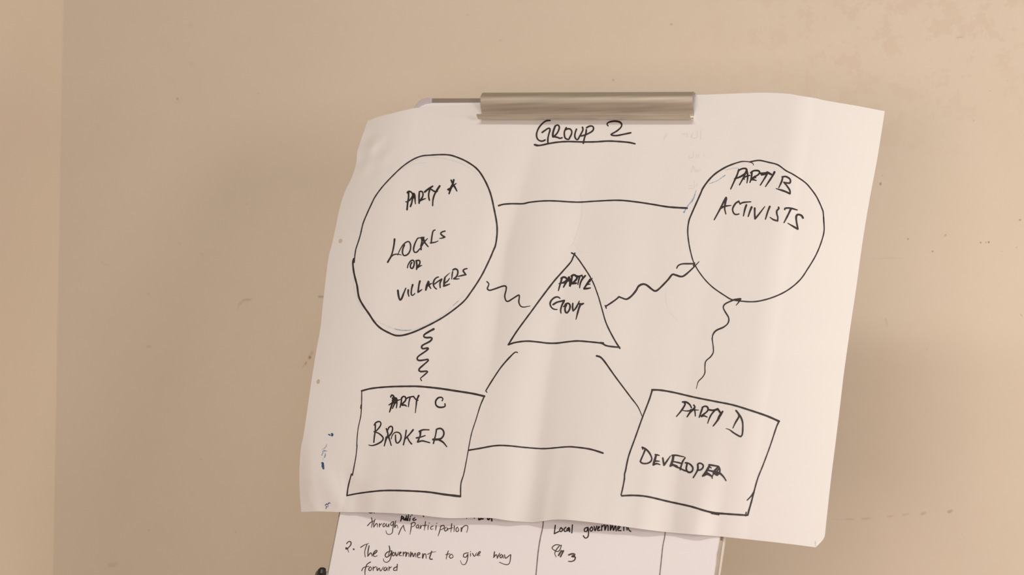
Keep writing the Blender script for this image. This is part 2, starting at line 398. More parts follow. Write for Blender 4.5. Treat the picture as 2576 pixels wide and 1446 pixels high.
# ------------------------------------------------------------------ pad on the board
pad_h = lambda x, y: 0.0
PAD_EDGE_L = [(1058, 259), (1030, 330), (856, 1290), (825.6, 1446), (806, 1545)]
PAD_EDGE_R = [(1770, 1548), (1782, 1500), (1795, 1446), (1799, 1420), (1801, 1395), (1806, 1372), (1809.6, 1349), (1985, 254)]
pad = empty('flip_chart_pad', bp(1310, 1400, -0.004), category='paper pad',
    label='paper pad on the easel board with handwritten list and ruled columns, under the large sheet')
def pad_sheet(name, inset, h1, mat, **kw):
    poly = [(x, y) for x, y in PAD_EDGE_L] + [(x + inset, y) for x, y in PAD_EDGE_R]
    return board_prism(name, poly, h1 - .0006, h1, mat, pad, **kw)
pad_sheet('sheet', 0, 0.0, M_PAD, label='top sheet with black handwriting')
for i, (ins, h) in enumerate(((1.6, -.0014), (2.6, -.0028), (3.8, -.0042))):
    pad_sheet('sheet', ins, h, M_EDGE if i else M_PAD)
Z = z(840, 1270, 5.152); Z2 = z(1300, 1280, 4.6)
def word(parent, name, hf, strokes, mat=M_INK, w=2.4, lift=0.0, **kw):
    k = Ink(); k.lift = lift
    for s in strokes:
        if isinstance(s, tuple): k.stroke(s[0], s[1], hf)
        else: k.stroke(s, (w * .95, w * 1.12, w * .95, w * .6) if mat is M_PEN else w, hf)
    return k.build(name, mat, parent, **kw)
PW = 2.2
def pword(lbl, strokes, w=PW, mat=M_PEN): word(pad, 'handwritten_word', pad_h, strokes, mat, w, label='black handwritten ' + lbl)
pword('word through', [Z((488, 165), (497, 230), (485, 292)), Z((435, 268), (480, 222), (530, 200)), Z((533, 185), (515, 240), (515, 287)), Z((515, 287), (548, 240), (562, 245), (565, 287)),
    Z((590, 285), (592, 238), (597, 260), (622, 236)), Z((652, 235), (634, 258), (645, 284), (668, 262), (652, 235)), Z((680, 240), (680, 275), (700, 276), (714, 240), (712, 288)),
    Z((772, 215), (742, 228), (736, 258), (758, 264), (777, 222), (765, 300), (755, 360), (720, 381), (686, 370), (674, 332)), Z((802, 205), (790, 260), (788, 296), (805, 262), (822, 264), (827, 300))])
pword('caret mark', [Z((838, 382), (868, 310), (900, 262)), Z((900, 262), (912, 310), (926, 340))], 2.2)
pword('word public', [Z((880, 142), (866, 208)), Z((872, 160), (896, 148), (892, 174), (872, 186)), Z((905, 165), (905, 195), (920, 190), (926, 163), (928, 198)), Z((940, 140), (934, 196), (950, 196), (946, 174)),
    Z((964, 140), (958, 203)), Z((986, 168), (981, 203)), Z((990, 146), (992, 149)), Z((1046, 168), (1022, 184), (1034, 200), (1065, 188))], 3, M_INKD)
pword('word participation', [Z((1006, 232), (1000, 300), (986, 382)), Z((998, 245), (1040, 222), (1056, 248), (1030, 276), (1004, 282)), Z((1092, 255), (1066, 275), (1076, 300), (1096, 285), (1099, 256), (1102, 310)),
    Z((1124, 262), (1120, 312), (1135, 270), (1158, 262)), Z((1188, 212), (1172, 328)), Z((1158, 268), (1206, 262)), Z((1223, 262), (1218, 322)), Z((1235, 232), (1236, 238)), Z((1286, 270), (1256, 285), (1256, 314), (1286, 310)),
    Z((1326, 265), (1318, 326)), Z((1333, 236), (1334, 242)), Z((1388, 268), (1370, 340), (1350, 400)), Z((1380, 278), (1420, 262), (1432, 288), (1402, 314), (1376, 320)), Z((1456, 290), (1432, 308), (1442, 338), (1466, 322), (1472, 292), (1478, 330)),
    Z((1528, 240), (1515, 352)), Z((1484, 308), (1545, 292)), Z((1562, 268), (1556, 345)), Z((1602, 285), (1580, 312), (1592, 346), (1618, 326), (1602, 285)), Z((1650, 292), (1650, 352), (1662, 300), (1700, 266), (1732, 270), (1736, 300), (1720, 356))])
pword('numeral 2', [Z((165, 500), (188, 475), (218, 476), (220, 512), (190, 550), (160, 574), (154, 556), (176, 558), (182, 585), (192, 612)), (Z((160, 556), (172, 566)), 4), (Z((255, 571), (258, 575)), 3.8)], 2.5)
pword('word The', [(Z((348, 548), (400, 515), (452, 497)), (2.6, 1.2)), (Z((428, 510), (400, 600), (406, 672)), (2.2, 1.8)), Z((456, 528), (442, 600), (438, 662)), Z((438, 662), (474, 620), (486, 625), (496, 664)), Z((505, 645), (555, 606), (552, 585), (522, 608), (508, 646), (530, 668), (562, 655))], 2.7)
pword('word government', [Z((748, 592), (690, 612), (664, 650), (684, 676), (732, 642), (752, 596), (742, 660), (722, 716), (684, 742), (648, 728), (644, 694)), Z((716, 530), (724, 580), (706, 650)), Z((772, 612), (756, 638), (772, 660), (792, 632), (772, 612)),
    Z((797, 612), (812, 662), (838, 606)), Z((842, 642), (872, 614), (854, 612), (846, 652), (880, 656)), Z((900, 610), (898, 662)), Z((900, 632), (930, 606)), Z((938, 612), (932, 668), (950, 622), (970, 626), (970, 670)),
    Z((996, 608), (990, 672), (1015, 618), (1030, 672), (1054, 618), (1062, 676)), Z((1084, 652), (1116, 632), (1102, 614), (1080, 640), (1090, 680), (1120, 680)), Z((1152, 630), (1148, 692), (1166, 640), (1190, 636), (1196, 692)), (Z((1268, 600), (1240, 690), (1274, 702)), 3), (Z((1215, 640), (1260, 615), (1322, 604)), (2, 1))], 2.6)
pword('word to', [Z((1482, 595), (1466, 650), (1454, 702)), Z((1450, 642), (1506, 630)), Z((1526, 636), (1496, 660), (1512, 690), (1548, 668), (1526, 636))], 2.2)
pword('word give', [Z((1742, 618), (1690, 630), (1678, 666), (1712, 676), (1738, 636), (1726, 720), (1700, 768), (1660, 766), (1640, 720)), Z((1770, 628), (1770, 668)), Z((1771, 602), (1772, 607)), Z((1796, 625), (1822, 666), (1848, 618)), Z((1852, 650), (1888, 628), (1898, 600), (1872, 618), (1862, 656), (1896, 650))], 2.3)
pword('word way', [Z((2082, 605), (2070, 680)), Z((2070, 680), (2106, 640), (2116, 690)), Z((2116, 690), (2150, 622)), Z((2172, 640), (2150, 660), (2162, 686), (2182, 668), (2186, 640), (2196, 690)), Z((2212, 645), (2225, 690), (2288, 640)), (Z((2292, 645), (2280, 740), (2250, 772), (2200, 764), (2145, 740)), (2.6, 1.6))], 2.6)
pword('word forward', [Z((475, 738), (430, 768), (410, 820), (402, 860), (405, 930)), (Z((360, 852), (384, 810), (452, 794)), 2), Z((472, 800), (450, 830), (466, 852), (492, 822), (472, 800)), Z((510, 800), (508, 852)), Z((512, 818), (545, 796)), Z((556, 805), (562, 852), (586, 815), (606, 856), (642, 800)),
    Z((668, 805), (646, 830), (660, 852), (682, 830), (687, 804), (692, 852)), Z((716, 800), (714, 852)), Z((718, 818), (748, 800)), Z((822, 766), (816, 852)), Z((812, 800), (776, 820), (780, 850), (815, 838))], 2.4)
pword('word cut off by the sheet above', [(Z((1872, 130), (1880, 190)), 4), (Z((1895, 190), (1918, 150), (1912, 184), (1935, 178)), 3.4), (Z((2010, 150), (1990, 175), (2004, 192), (2022, 168)), 4), (Z((2040, 130), (2046, 205)), 4), (Z((1800, 150), (1822, 172)), 2.6), (Z((1716, 150), (1720, 174)), 2.2)], 3, M_INKD)
pword('line cut off by the sheet above', [(Z((455, 95), (476, 103), (502, 95)), 3), (Z((515, 90), (524, 103)), 2.5)], 3, M_INKD)
pword('specks cut off by the sheet above', [(Z((965, 110), (968, 127)), 2.5), (Z((1008, 110), (1012, 130)), 3), (Z((1158, 130), (1162, 150)), 3)], 3, M_INKD)
pword('word Local', [Z2((446, 188), (434, 286)), Z2((434, 286), (486, 260)), Z2((512, 215), (496, 242), (508, 264), (532, 240), (512, 215)), Z2((568, 212), (546, 235), (556, 262), (576, 254)), Z2((604, 214), (580, 236), (592, 256), (608, 216), (612, 264)), Z2((644, 184), (637, 276))], 3, M_INKD)
pword('word government under the sheet edge', [Z2((822, 212), (786, 226), (784, 258), (812, 256), (826, 214), (830, 290), (820, 326), (792, 336), (770, 310)), Z2((867, 206), (846, 234), (860, 258), (882, 234), (867, 206)), Z2((896, 202), (906, 254), (926, 198)), Z2((936, 236), (960, 206), (942, 208), (936, 248), (966, 244)),
    Z2((984, 190), (982, 248)), Z2((984, 210), (1008, 186)), Z2((1020, 186), (1020, 246), (1040, 192), (1056, 198), (1056, 250)), Z2((1086, 180), (1082, 250), (1108, 190), (1118, 250), (1142, 190), (1150, 254)), Z2((1176, 230), (1196, 206), (1178, 196), (1168, 244), (1206, 250)), Z2((1238, 190), (1238, 250)), Z2((1240, 200), (1270, 206), (1276, 244)), Z2((1286, 190), (1296, 240), (1320, 260))], 3, M_INKD)
pword('initials', [(Z2((517, 418), (500, 470), (470, 492), (425, 470), (408, 448), (440, 418), (480, 413), (512, 426)), 2.4), (Z2((490, 430), (452, 478), (440, 516), (456, 553)), (3, 1.8)), (Z2((516, 482), (484, 536)), 4), (Z2((510, 492), (540, 484)), 3.5), (Z2((540, 484), (506, 551)), 4)], 3)
pword('numeral 3', [Z2((600, 532), (632, 520), (666, 520), (668, 536), (636, 548), (676, 556), (668, 590), (632, 607), (598, 604))], 3.8)
word(pad, 'ruled_line', pad_h, [Z2((306, 100), (302, 200), (270, 350), (245, 520), (222, 764), (214, 820))], M_PENL, 2.7, label='ruled column line, left')
word(pad, 'ruled_line', pad_h, [Z2((1722, 230), (1710, 330), (1690, 430), (1672, 600), (1655, 764), (1650, 820))], M_PENL, 2.6, label='ruled column line, right')

# ------------------------------------------------------------------ the large sheet
LEFT = [(925, 304), (914, 335), (903.5, 366), (898, 385), (897.5, 402), (893, 423), (883, 451), (870, 477), (860, 504), (851, 539), (843.5, 576), (834, 618), (828, 640), (822, 680), (813, 758), (806.5, 821), (796, 881), (785, 948), (773.6, 1027), (763.5, 1095),
    (757.5, 1124), (754, 1163), (753, 1200), (754.5, 1245), (758, 1287.5)]
BOT = [(802, 1286), (854.5, 1287.7), (905, 1288.3), (956, 1289.3), (1005, 1291.5), (1053, 1295), (1090, 1299.5), (1122, 1302.6), (1155, 1303), (1189, 1302), (1236, 1302.8), (1262, 1306.5), (1286, 1309.8), (1315, 1312), (1340, 1313), (1366, 1310.4), (1396, 1306.7), (1430, 1307.4),
    (1480, 1312.5), (1526, 1318), (1585, 1326.3), (1630, 1332.5), (1674, 1337.8), (1740, 1343.5), (1811, 1349), (1860, 1354), (1930, 1361.5), (2000, 1369.7), (2052, 1376.5)]
RIGHT = [(2060, 1368), (2069, 1359), (2073.5, 1351), (2075.5, 1343), (2079.6, 1303), (2091, 1200), (2103, 1105), (2115.7, 1000), (2121.5, 949), (2131, 880), (2140.8, 811), (2153.7, 725), (2169, 614), (2186, 510), (2207.5, 395), (2225.7, 279.7)]
TOP = [(2156.6, 266.4), (2079, 253.3), (2052, 247), (2013, 241), (1990.6, 236.7), (1968.5, 234.8), (1924, 233), (1880, 234), (1830, 236), (1776, 238), (1743, 239), (1640, 243), (1500, 248), (1350, 254), (1206, 261.5), (1170, 264), (1110, 267), (1060, 270.5), (1039, 272.5), (1000, 281.5), (960, 291.5), (940, 298)]
def smooth_run(p): return [tuple(q) for q in resample(p, 7)]
OUT = smooth_run(LEFT)[:-1] + smooth_run([LEFT[-1]] + BOT)[:-1] + smooth_run([BOT[-1]] + RIGHT)[:-1] + smooth_run([RIGHT[-1]] + TOP + [LEFT[0]])[:-1]
def lerp_tab(tab, x):
    if x <= tab[0][0]: return tab[0][1]
    for (a, b), (c, d) in zip(tab, tab[1:]):
        if x <= c: t = (x - a) / (c - a); t = t * t * (3 - 2 * t); return b + (d - b) * t
    return tab[-1][1]
def lin(tab, x):
    if x <= tab[0][0]: return tab[0][1]
    for (a, b), (c, d) in zip(tab, tab[1:]):
        if x <= c: return b + (d - b) * (x - a) / (c - a)
    return tab[-1][1]
GX0, GX1, GY0, GY1, GSX, GSY = 700, 2280, 200, 1420, 3, 8
gx = np.arange(GX0, GX1 + 1, GSX, dtype=float); gy = np.arange(GY0, GY1 + 1, GSY, dtype=float)
# folds: a crisp edge on the left side of each, fading to the right (x along the fold per height, strength per height, width, edge softness)
FOLDS = [
    ([(250, 1372), (370, 1345), (620, 1275), (760, 1257), (900, 1240), (1000, 1222), (1300, 1185)], [(250, .3), (400, .8), (600, 1.0), (850, .9), (960, .4), (1100, .12), (1400, .1)], 58, 3),
    ([(250, 1490), (450, 1470), (560, 1462), (640, 1440), (760, 1415), (860, 1396), (950, 1380), (1050, 1366), (1150, 1352), (1250, 1338), (1310, 1326)], [(250, .15), (450, .3), (560, .55), (650, .45), (800, .6), (950, .9), (1100, .95), (1250, 1.0), (1400, 1.0)], 55, 8),
    ([(250, 1560), (600, 1500), (800, 1470), (1400, 1420)], [(250, .35), (600, .35), (800, .15), (900, 0), (1400, 0)], 80, 60),
    ([(230, 1860), (500, 1832), (900, 1745), (1060, 1717), (1300, 1695)], [(230, .2), (500, .22), (900, .15), (1060, .5), (1300, .55)], 75, 3),
    ([(230, 1250), (600, 1190), (1000, 1125), (1300, 1100)], [(230, .25), (600, .25), (1000, .3), (1150, .45), (1300, .3)], 50, 30),
    ([(230, 1110), (600, 1060), (1000, 980), (1300, 925)], [(230, .1), (600, .3), (1000, .25), (1300, .25)], 60, 40),
    ([(230, 1700), (600, 1650), (1000, 1600), (1300, 1560)], [(230, .2), (600, .25), (800, .35), (1000, .2), (1300, .2)], 90, 60),
]
AMP = 0.275
G = np.zeros((len(gy), len(gx)))
for j, y in enumerate(gy):
    g = np.zeros(len(gx))
    for xs, ss, wd, sf in FOLDS:
        x0 = lerp_tab(xs, y) if len(xs) < 5 else lin(xs, y); s = lin(ss, y)
        d = gx - x0
        g += AMP * s * (1 / (1 + np.exp(-np.clip(d / (sf * .35), -40, 40)))) * np.exp(-np.clip(d, 0, None) / wd)
        g -= AMP * s * .55 * np.exp(-((d + 45) / 42.) ** 2)
    g += 0.006 * np.sin(gx / 47. + y / 130.) + 0.005 * np.sin(gx / 83. - y / 90. + 1)
    h = np.cumsum(g) * GSX * PXM
    xl, xr = 1040 - .183 * (y - 270), 1990 - .155 * (y - 240)
    il, ir = int((xl - GX0) / GSX), int((xr - GX0) / GSX)
    tr_ = h[il] + (h[ir] - h[il]) * (gx - gx[il]) / (gx[ir] - gx[il])
    h = h - tr_
    G[j] = h
# smooth down the sheet so folds stay ruled
for _ in range(1): G[1:-1] = (G[:-2] + 2 * G[1:-1] + G[2:]) / 4
for j, y in enumerate(gy):
    sel = (gx > 760) & (gx < 2200); mn = G[j][sel].min(); k = lin([(250, .12), (420, .55), (600, 1), (1400, 1)], y)
    G[j] = (G[j] - mn) * k
LIFT = [(752, .000), (850, .0008), (880, .004), (940, .013), (1010, .019), (1080, .019), (1160, .012), (1260, .010), (1335, .007), (1372, .013), (1430, .020), (1520, .017), (1600, .012), (1680, .006), (1750, .009), (1812, .0015), (1900, .001), (2080, .002)]
_jb = int((1310 - GY0) / GSY); _k = int(75 / GSX)
GBS = np.convolve(np.pad(G[_jb], _k, mode='edge'), np.ones(2 * _k + 1) / (2 * _k + 1), 'valid')
def hs(x, y):
    fx = min(max((x - GX0) / GSX, 0), len(gx) - 1.001); fy = min(max((y - GY0) / GSY, 0), len(gy) - 1.001)
    i, j = int(fx), int(fy); a, b = fx - i, fy - j
    h = (G[j, i] * (1 - a) + G[j, i + 1] * a) * (1 - b) + (G[j + 1, i] * (1 - a) + G[j + 1, i + 1] * a) * b
    xl, xr = 1040 - .183 * (y - 270), 1990 - .155 * (y - 240)
    xb = x - .17 * (1310 - y)                       # follow the paper's lean down to its bottom edge
    t = min(max((y - 980) / 330, 0), 1.05)
    h += (lerp_tab(LIFT, xb) - float(np.interp(xb, gx, GBS))) * t * t
    if x > xr:
        d = (x - xr) / 235.; h -= lin([(240, .046), (800, .034), (1380, .026)], y) * (d * d * .55 + .45 * d) * min(1, d * 4)
    if x < xl:
        d = (xl - x) / 115.; h -= lin([(270, .015), (600, .009), (1000, .005), (1290, .003)], y) * d * d
    # crumple near the upper left corner and lower left edge
    c = math.exp(-((x - 930) / 38.) ** 2 - ((y - 385) / 42.) ** 2)
    h += .0030 * c * math.sin((x + .9 * y) / 9.5) * math.cos((x - y) / 31.)
    c2 = math.exp(-((y - 1215) / 110.) ** 2); xe = 753 + 30 * (1 if y < 1200 else 1 + (y - 1200) / 120.)
    if x < xe: h -= .007 * c2 * ((xe - x) / 32.) ** 1.3
    c3 = math.exp(-((x - 855) / 60.) ** 2 - ((y - 1235) / 60.) ** 2)
    h += .0021 * c3 * math.sin((x * .8 - y * .45) / 14.)
    if x < 1050:
        for ax, ay, bx_, by_, am in CREASES:
            if min(ax, bx_) - 12 < x < max(ax, bx_) + 12 and min(ay, by_) - 12 < y < max(ay, by_) + 12:
                ux, uy = bx_ - ax, by_ - ay; L2 = ux * ux + uy * uy
                t_ = min(1, max(0, ((x - ax) * ux + (y - ay) * uy) / L2)); d_ = math.hypot(x - ax - t_ * ux, y - ay - t_ * uy)
                if d_ < 11: h += am * (1 - d_ / 11) * (.35 + 1.3 * t_ * (1 - t_) * 2)
    return h + 0.0022
CREASES = [(922, 392, 946, 358, .0008), (934, 402, 966, 366, .0009), (955, 372, 966, 338, .0008), (905, 378, 925, 368, .0007), (905, 408, 925, 395, -.0006), (920, 430, 935, 400, -.0007), (1028, 360, 1042, 280, .0004),
    (845, 1282, 864, 1238, .0008), (864, 1238, 852, 1165, .0006), (774, 1225, 781, 1262, .0009), (781, 1262, 797, 1283, .0009), (845, 1262, 880, 1284, .0005), (828, 838, 845, 800, .0005), (815, 850, 830, 880, .0004), (900, 1262, 950, 1240, .0004)]
HOLES = [(856.5, 606, 5.0, 6.0, 25), (800.5, 959.5, 4.4, 6.2, 12)]
hole_polys = []
for cx, cy, a, b, an in HOLES:
    hole_polys.append([(cx + a * math.cos(t) * math.cos(R(an)) - b * math.sin(t) * math.sin(R(an)), cy + a * math.cos(t) * math.sin(R(an)) + b * math.sin(t) * math.cos(R(an))) for t in [2 * math.pi * k / 16 for k in range(16)]])
def densify(poly, step):
    out = []
    for (a, b), (c, d) in zip(poly, poly[1:] + poly[:1]):
        n = max(1, int(math.hypot(c - a, d - b) / step))
        out += [(a + (c - a) * k / n, b + (d - b) * k / n) for k in range(n)]
    return out
def inside(poly, x, y):
    p = poly if isinstance(poly, np.ndarray) else np.array(poly)
    q = np.roll(p, 1, 0); m = (p[:, 1] > y) != (q[:, 1] > y)
    p, q = p[m], q[m]
    return bool(np.count_nonzero(x < (q[:, 0] - p[:, 0]) * (y - p[:, 1]) / (q[:, 1] - p[:, 1]) + p[:, 0]) & 1)
OUTA = np.array(OUT)
outd = densify(OUT, 9)
pts = list(outd); edges = [(i, (i + 1) % len(outd)) for i in range(len(outd))]
for hp in hole_polys:
    b = len(pts); pts += hp; edges += [(b + i, b + (i + 1) % len(hp)) for i in range(len(hp))]
oa = np.array(outd)
yy = 240.0
while yy < 1372:
    xx = 750.0 + .17 * (1310 - yy) - 60
    while xx < 2235:
        if inside(OUTA, xx, yy) and np.min(np.hypot(oa[:, 0] - xx, oa[:, 1] - yy)) > 5 and all(math.hypot(xx - hx, yy - hy) > 9 for hx, hy, *_ in HOLES):
            pts.append((xx, yy))
        xx += 6
    yy += 9.5
rv, re, rf, _, _, _ = delaunay_2d_cdt([Vector(p) for p in pts], edges, [], 0, 1e-4)
faces = []
for f_ in rf:
    cx = sum(rv[i].x for i in f_) / 3; cy = sum(rv[i].y for i in f_) / 3
    if inside(OUTA, cx, cy) and not any(abs(cx - h_[0]) < 9 and abs(cy - h_[1]) < 9 and inside(hp, cx, cy) for hp, h_ in zip(hole_polys, HOLES)): faces.append(tuple(f_))
SH0 = bp(1480, 800, 0.004)
sheet = empty('flip_chart_sheet', SH0, category='paper sheet',
    label='large creased sheet clipped under the bar, headed GROUP 2, with circles, boxes and triangle')
paper = wmesh('paper', [bp(p.x, p.y, hs(p.x, p.y)) for p in rv], faces, M_PAPER, sheet, smooth=True)
bm = bmesh.new(); bm.from_mesh(paper.data)
bmesh.ops.delete(bm, geom=[v_ for v_ in bm.verts if not v_.link_faces], context='VERTS')
for f_ in bm.faces:
    if f_.normal.dot(BN) < 0: f_.normal_flip()
bm.to_mesh(paper.data); bm.free()
so = paper.modifiers.new('thickness', 'SOLIDIFY'); so.thickness = 0.00022; so.offset = -1
es = paper.modifiers.new('crisp_rim', 'EDGE_SPLIT'); es.split_angle = R(68)
# turned-over corner at the lower right
fl = [(2053, 1361.5), (2060, 1361), (2069, 1359), (2060.5, 1368), (2052.5, 1376)]
v, f = prism_vf([bp(x, y, hs(x, y) + .0016 - .0003 * i) for i, (x, y) in enumerate(fl)], [bp(x, y, hs(x, y) + .0012 - .0003 * i) for i, (x, y) in enumerate(fl)])
fix(wmesh('folded_corner', v, f, M_PAPER, sheet))

def iw(name, lbl, strokes, w=4, mat=M_INK, lift=0, rag=0.03):
    k = Ink(); k.lift = -0.00022 if mat in (M_BLUEF, M_GHOST) else lift
    for s in strokes:
        if isinstance(s, tuple): k.stroke(s[0], s[1], hs, rag)
        else: k.stroke(s, w, hs, rag)
    return k.build(name, mat, sheet, label=lbl)
A = z(1300, 280, 8.034)
iw('handwritten_word', 'heading word GROUP in black marker', [
    A((672, 184), (600, 190), (530, 235), (450, 325), (405, 430), (402, 510), (430, 570), (485, 600), (535, 597), (572, 577)), A((512, 426), (580, 378), (635, 342), (668, 348), (668, 395), (645, 470), (628, 560), (630, 642)),
    (A((778, 295), (745, 380), (728, 460), (735, 512)), (4.6, 5.5)), A((778, 300), (812, 276), (850, 290), (858, 345), (822, 430), (762, 500), (738, 512)), A((745, 510), (820, 525), (875, 545), (915, 532)),
    A((1000, 330), (966, 400), (962, 470), (980, 540), (1045, 568), (1070, 530), (1105, 460), (1110, 400), (1080, 358), (1030, 352), (990, 372)), A((1207, 360), (1182, 430), (1172, 500), (1192, 552), (1228, 574), (1262, 520), (1312, 430), (1338, 370), (1328, 322)),
    A((1406, 370), (1395, 450), (1362, 560), (1345, 645)), A((1410, 332), (1460, 302), (1520, 297), (1552, 330), (1535, 390), (1465, 438), (1385, 475), (1305, 497))], 4.1)
iw('handwritten_word', 'heading numeral 2 in black marker', [(A((1846, 294), (1824, 262), (1850, 225), (1930, 202), (2020, 200), (2090, 222), (2122, 270), (2098, 330), (2020, 398), (1930, 450), (1908, 468)), (3, 5.4, 3.8, 4.2)), (A((1908, 470), (1940, 486), (2030, 488), (2150, 465), (2303, 433)), 4.2)], 4.4)
iw('underline', 'black underline below the heading', [A((400, 692), (500, 683), (650, 650), (850, 620), (1050, 610), (1350, 618), (1600, 615), (1850, 600), (2100, 612), (2280, 630), (2388, 655)), (A((362, 674), (432, 690)), 4.9)], 4.2)
A = z(960, 420, 9.036)
PA = [(A((612, 562), (612, 700), (592, 820), (578, 968)), 4.4), (A((588, 580), (622, 552), (682, 578), (705, 640), (672, 710), (605, 780), (552, 790)), (5, 4, 3.5, 3)), (A((712, 610), (702, 720), (682, 820), (655, 896)), 4.2), (A((712, 605), (740, 615), (758, 710), (762, 780), (770, 836)), (5.5, 5, 4, 2.5)), (A((720, 640), (735, 700)), 4.5), (A((696, 690), (640, 760)), 3),
    (A((855, 600), (850, 700), (853, 820)), 4.4), (A((855, 568), (895, 550), (935, 580), (936, 660), (895, 730), (862, 770)), 4), (A((865, 765), (930, 738), (1003, 716)), (6, 4, 2)), (A((980, 566), (1060, 500), (1160, 436)), (4.8, 5, 4)), (A((1092, 520), (1072, 600), (1070, 680), (1087, 755)), (4.2, 4, 3.5)),
    (A((1118, 500), (1180, 542), (1232, 562), (1266, 548)), 3.8), (A((1320, 430), (1258, 525), (1202, 625), (1168, 745), (1160, 878)), (5.2, 4.6, 4, 3.2))]
iw('handwritten_word', 'word PARTY in the left oval', PA, 4, M_INKD)
iw('handwritten_word', 'letter A after PARTY in the left oval', [(A((1582, 298), (1612, 372), (1668, 462), (1712, 546)), (4, 5, 3)), (A((1640, 290), (1622, 372), (1580, 470), (1534, 605)), (4.5, 5.5, 4)), (A((1694, 374), (1632, 420), (1562, 482), (1508, 510)), (2.5, 4.5, 4.5)), (A((1515, 512), (1560, 535)), 4.5)], 4.5, M_INKD)
A = z(940, 560, 9.036)
iw('handwritten_word', 'word LOCALS in the left oval', [(A((475, 376), (462, 500), (432, 650), (392, 770), (350, 842), (320, 896)), (5, 4, 3.8, 4.8)), (A((388, 782), (450, 730), (540, 714), (632, 735)), (3.4, 3.4, 1.6)),
    (A((545, 740), (590, 632), (662, 512), (740, 442), (802, 430), (838, 500), (836, 600), (800, 688), (740, 740), (682, 742), (655, 682), (664, 592), (700, 508)), (1.8, 3, 3.6, 3.8, 3.8, 4.2)), (A((1062, 345), (1005, 352), (952, 440), (912, 560), (910, 640), (940, 675), (988, 662), (1052, 588)), (2.5, 4, 3.8, 3)),
    (A((1085, 340), (1098, 420), (1080, 520), (1076, 612)), 4.2), (A((1075, 335), (1145, 332)), 3), (A((1122, 350), (1150, 430), (1238, 545)), (6, 4.5, 2.8)), (A((1226, 358), (1165, 420), (1100, 500)), (2, 3.5, 4.5)), (A((1062, 528), (1108, 520)), 2.5),
    (A((1396, 166), (1352, 188), (1326, 300), (1308, 452)), (3, 4, 3.5)), (A((1292, 460), (1390, 445), (1466, 414)), (4, 3.2, 1.8)), (A((1622, 190), (1560, 208), (1522, 244), (1560, 290), (1618, 324)), (3.4, 4, 3.8)), (A((1618, 324), (1570, 345), (1497, 360)), (4, 3.4, 1.8))], 4, M_INK)
iw('handwritten_word', 'small word OR in the left oval', [(A((768, 1026), (782, 960), (832, 880), (880, 852), (916, 872), (922, 940), (896, 1020), (862, 1040), (836, 1010), (840, 950), (866, 908)), (2.6, 3.6, 4, 4, 4)), (A((966, 862), (982, 960), (974, 1062)), (4, 4.6, 3.4)), (A((968, 868), (1010, 855), (1048, 868), (1048, 930), (1012, 984), (985, 1015)), 4), (A((990, 1018), (1040, 990), (1098, 969)), (5, 4, 2))], 4, M_INKD)
A = z(960, 640, 9.036)
iw('handwritten_word', 'word VILLAGERS in the left oval', [(A((370, 815), (382, 920), (402, 1002), (424, 1036), (460, 990), (502, 880), (550, 766)), (5.2, 4.6, 4.6, 3)), (A((606, 806), (602, 880), (622, 950)), (4.6, 4, 3)), (A((706, 688), (682, 780), (672, 880), (690, 930), (730, 912), (756, 884)), (4.6, 4, 3.6, 2.5)),
    (A((870, 606), (847, 700), (828, 852)), (4.6, 4)), (A((828, 855), (880, 822), (920, 793)), (4.2, 3.6, 2)), (A((1062, 612), (1032, 700), (1003, 808)), (4, 6.5, 4)), (A((1076, 618), (1074, 690), (1118, 772)), (3.5, 4.6, 2.5)), (A((1030, 716), (1082, 682), (1144, 655)), (5, 4.5, 2)),
    (A((1292, 510), (1240, 530), (1190, 592), (1176, 670), (1198, 740), (1248, 784)), (3, 4, 4, 3)), (A((1205, 670), (1280, 612), (1365, 560)), (3, 3.5, 4)), (A((1365, 562), (1328, 650), (1332, 750)), (4, 4, 3.5)), (A((1440, 520), (1422, 620), (1420, 712)), (4, 5.2, 5)), (A((1460, 500), (1500, 460), (1556, 412)), (3.2, 2.2, .8)),
    (A((1432, 652), (1500, 602), (1544, 540)), (4, 3.4, 2)), (A((1412, 716), (1480, 695), (1552, 668)), (5, 4, 2)), (A((1615, 388), (1602, 470), (1593, 562)), (3.4, 3.4, 2)), (A((1622, 350), (1670, 326), (1722, 350), (1732, 420), (1702, 500), (1638, 546)), (4, 4.4, 4, 3.4)), (A((1640, 550), (1700, 555), (1764, 551)), (3.8, 3.6, 2)),
    (A((1738, 498), (1830, 475), (1916, 456)), (2.2, 3.6, 4)), (A((1912, 458), (1882, 412), (1852, 370), (1882, 334), (1942, 320)), (4, 4, 3.2))], 4, M_INK)
A = z(1760, 390, 7.231)
iw('handwritten_word', 'word PARTY in the right circle', [(A((712, 262), (682, 360), (632, 470), (565, 616)), (3.6, 4.6, 4, 3)), (A((700, 290), (760, 252), (830, 242), (858, 270), (832, 330), (742, 392), (636, 432)), (3.6, 4.6, 5, 3.6)), (A((850, 255), (872, 350), (872, 430), (860, 506)), (5, 5, 4, 2.6)), (A((845, 300), (802, 400), (724, 542)), (5, 4, 3)), (A((790, 425), (850, 385), (915, 368)), (3.5, 4, 3)), (A((800, 410), (812, 440)), 3),
    (A((952, 318), (938, 420), (915, 496)), (4, 4.5, 3)), (A((930, 322), (980, 286), (1060, 282), (1092, 312), (1060, 360), (985, 402), (945, 450)), (4, 4.6, 4, 4.5)), (A((965, 440), (1030, 462)), (5.5, 2.5)), (A((950, 420), (1020, 408)), 3.5),
    (A((1102, 332), (1170, 328), (1245, 318)), 4.6), (A((1130, 356), (1225, 336)), 5), (A((1230, 312), (1300, 350)), 5.2), (A((1232, 335), (1180, 425), (1104, 546)), (4.6, 3.8, 2.8)), (A((1362, 308), (1312, 400), (1252, 490), (1198, 572)), (5.2, 4.6, 4, 2.6))], 4, M_INKD)
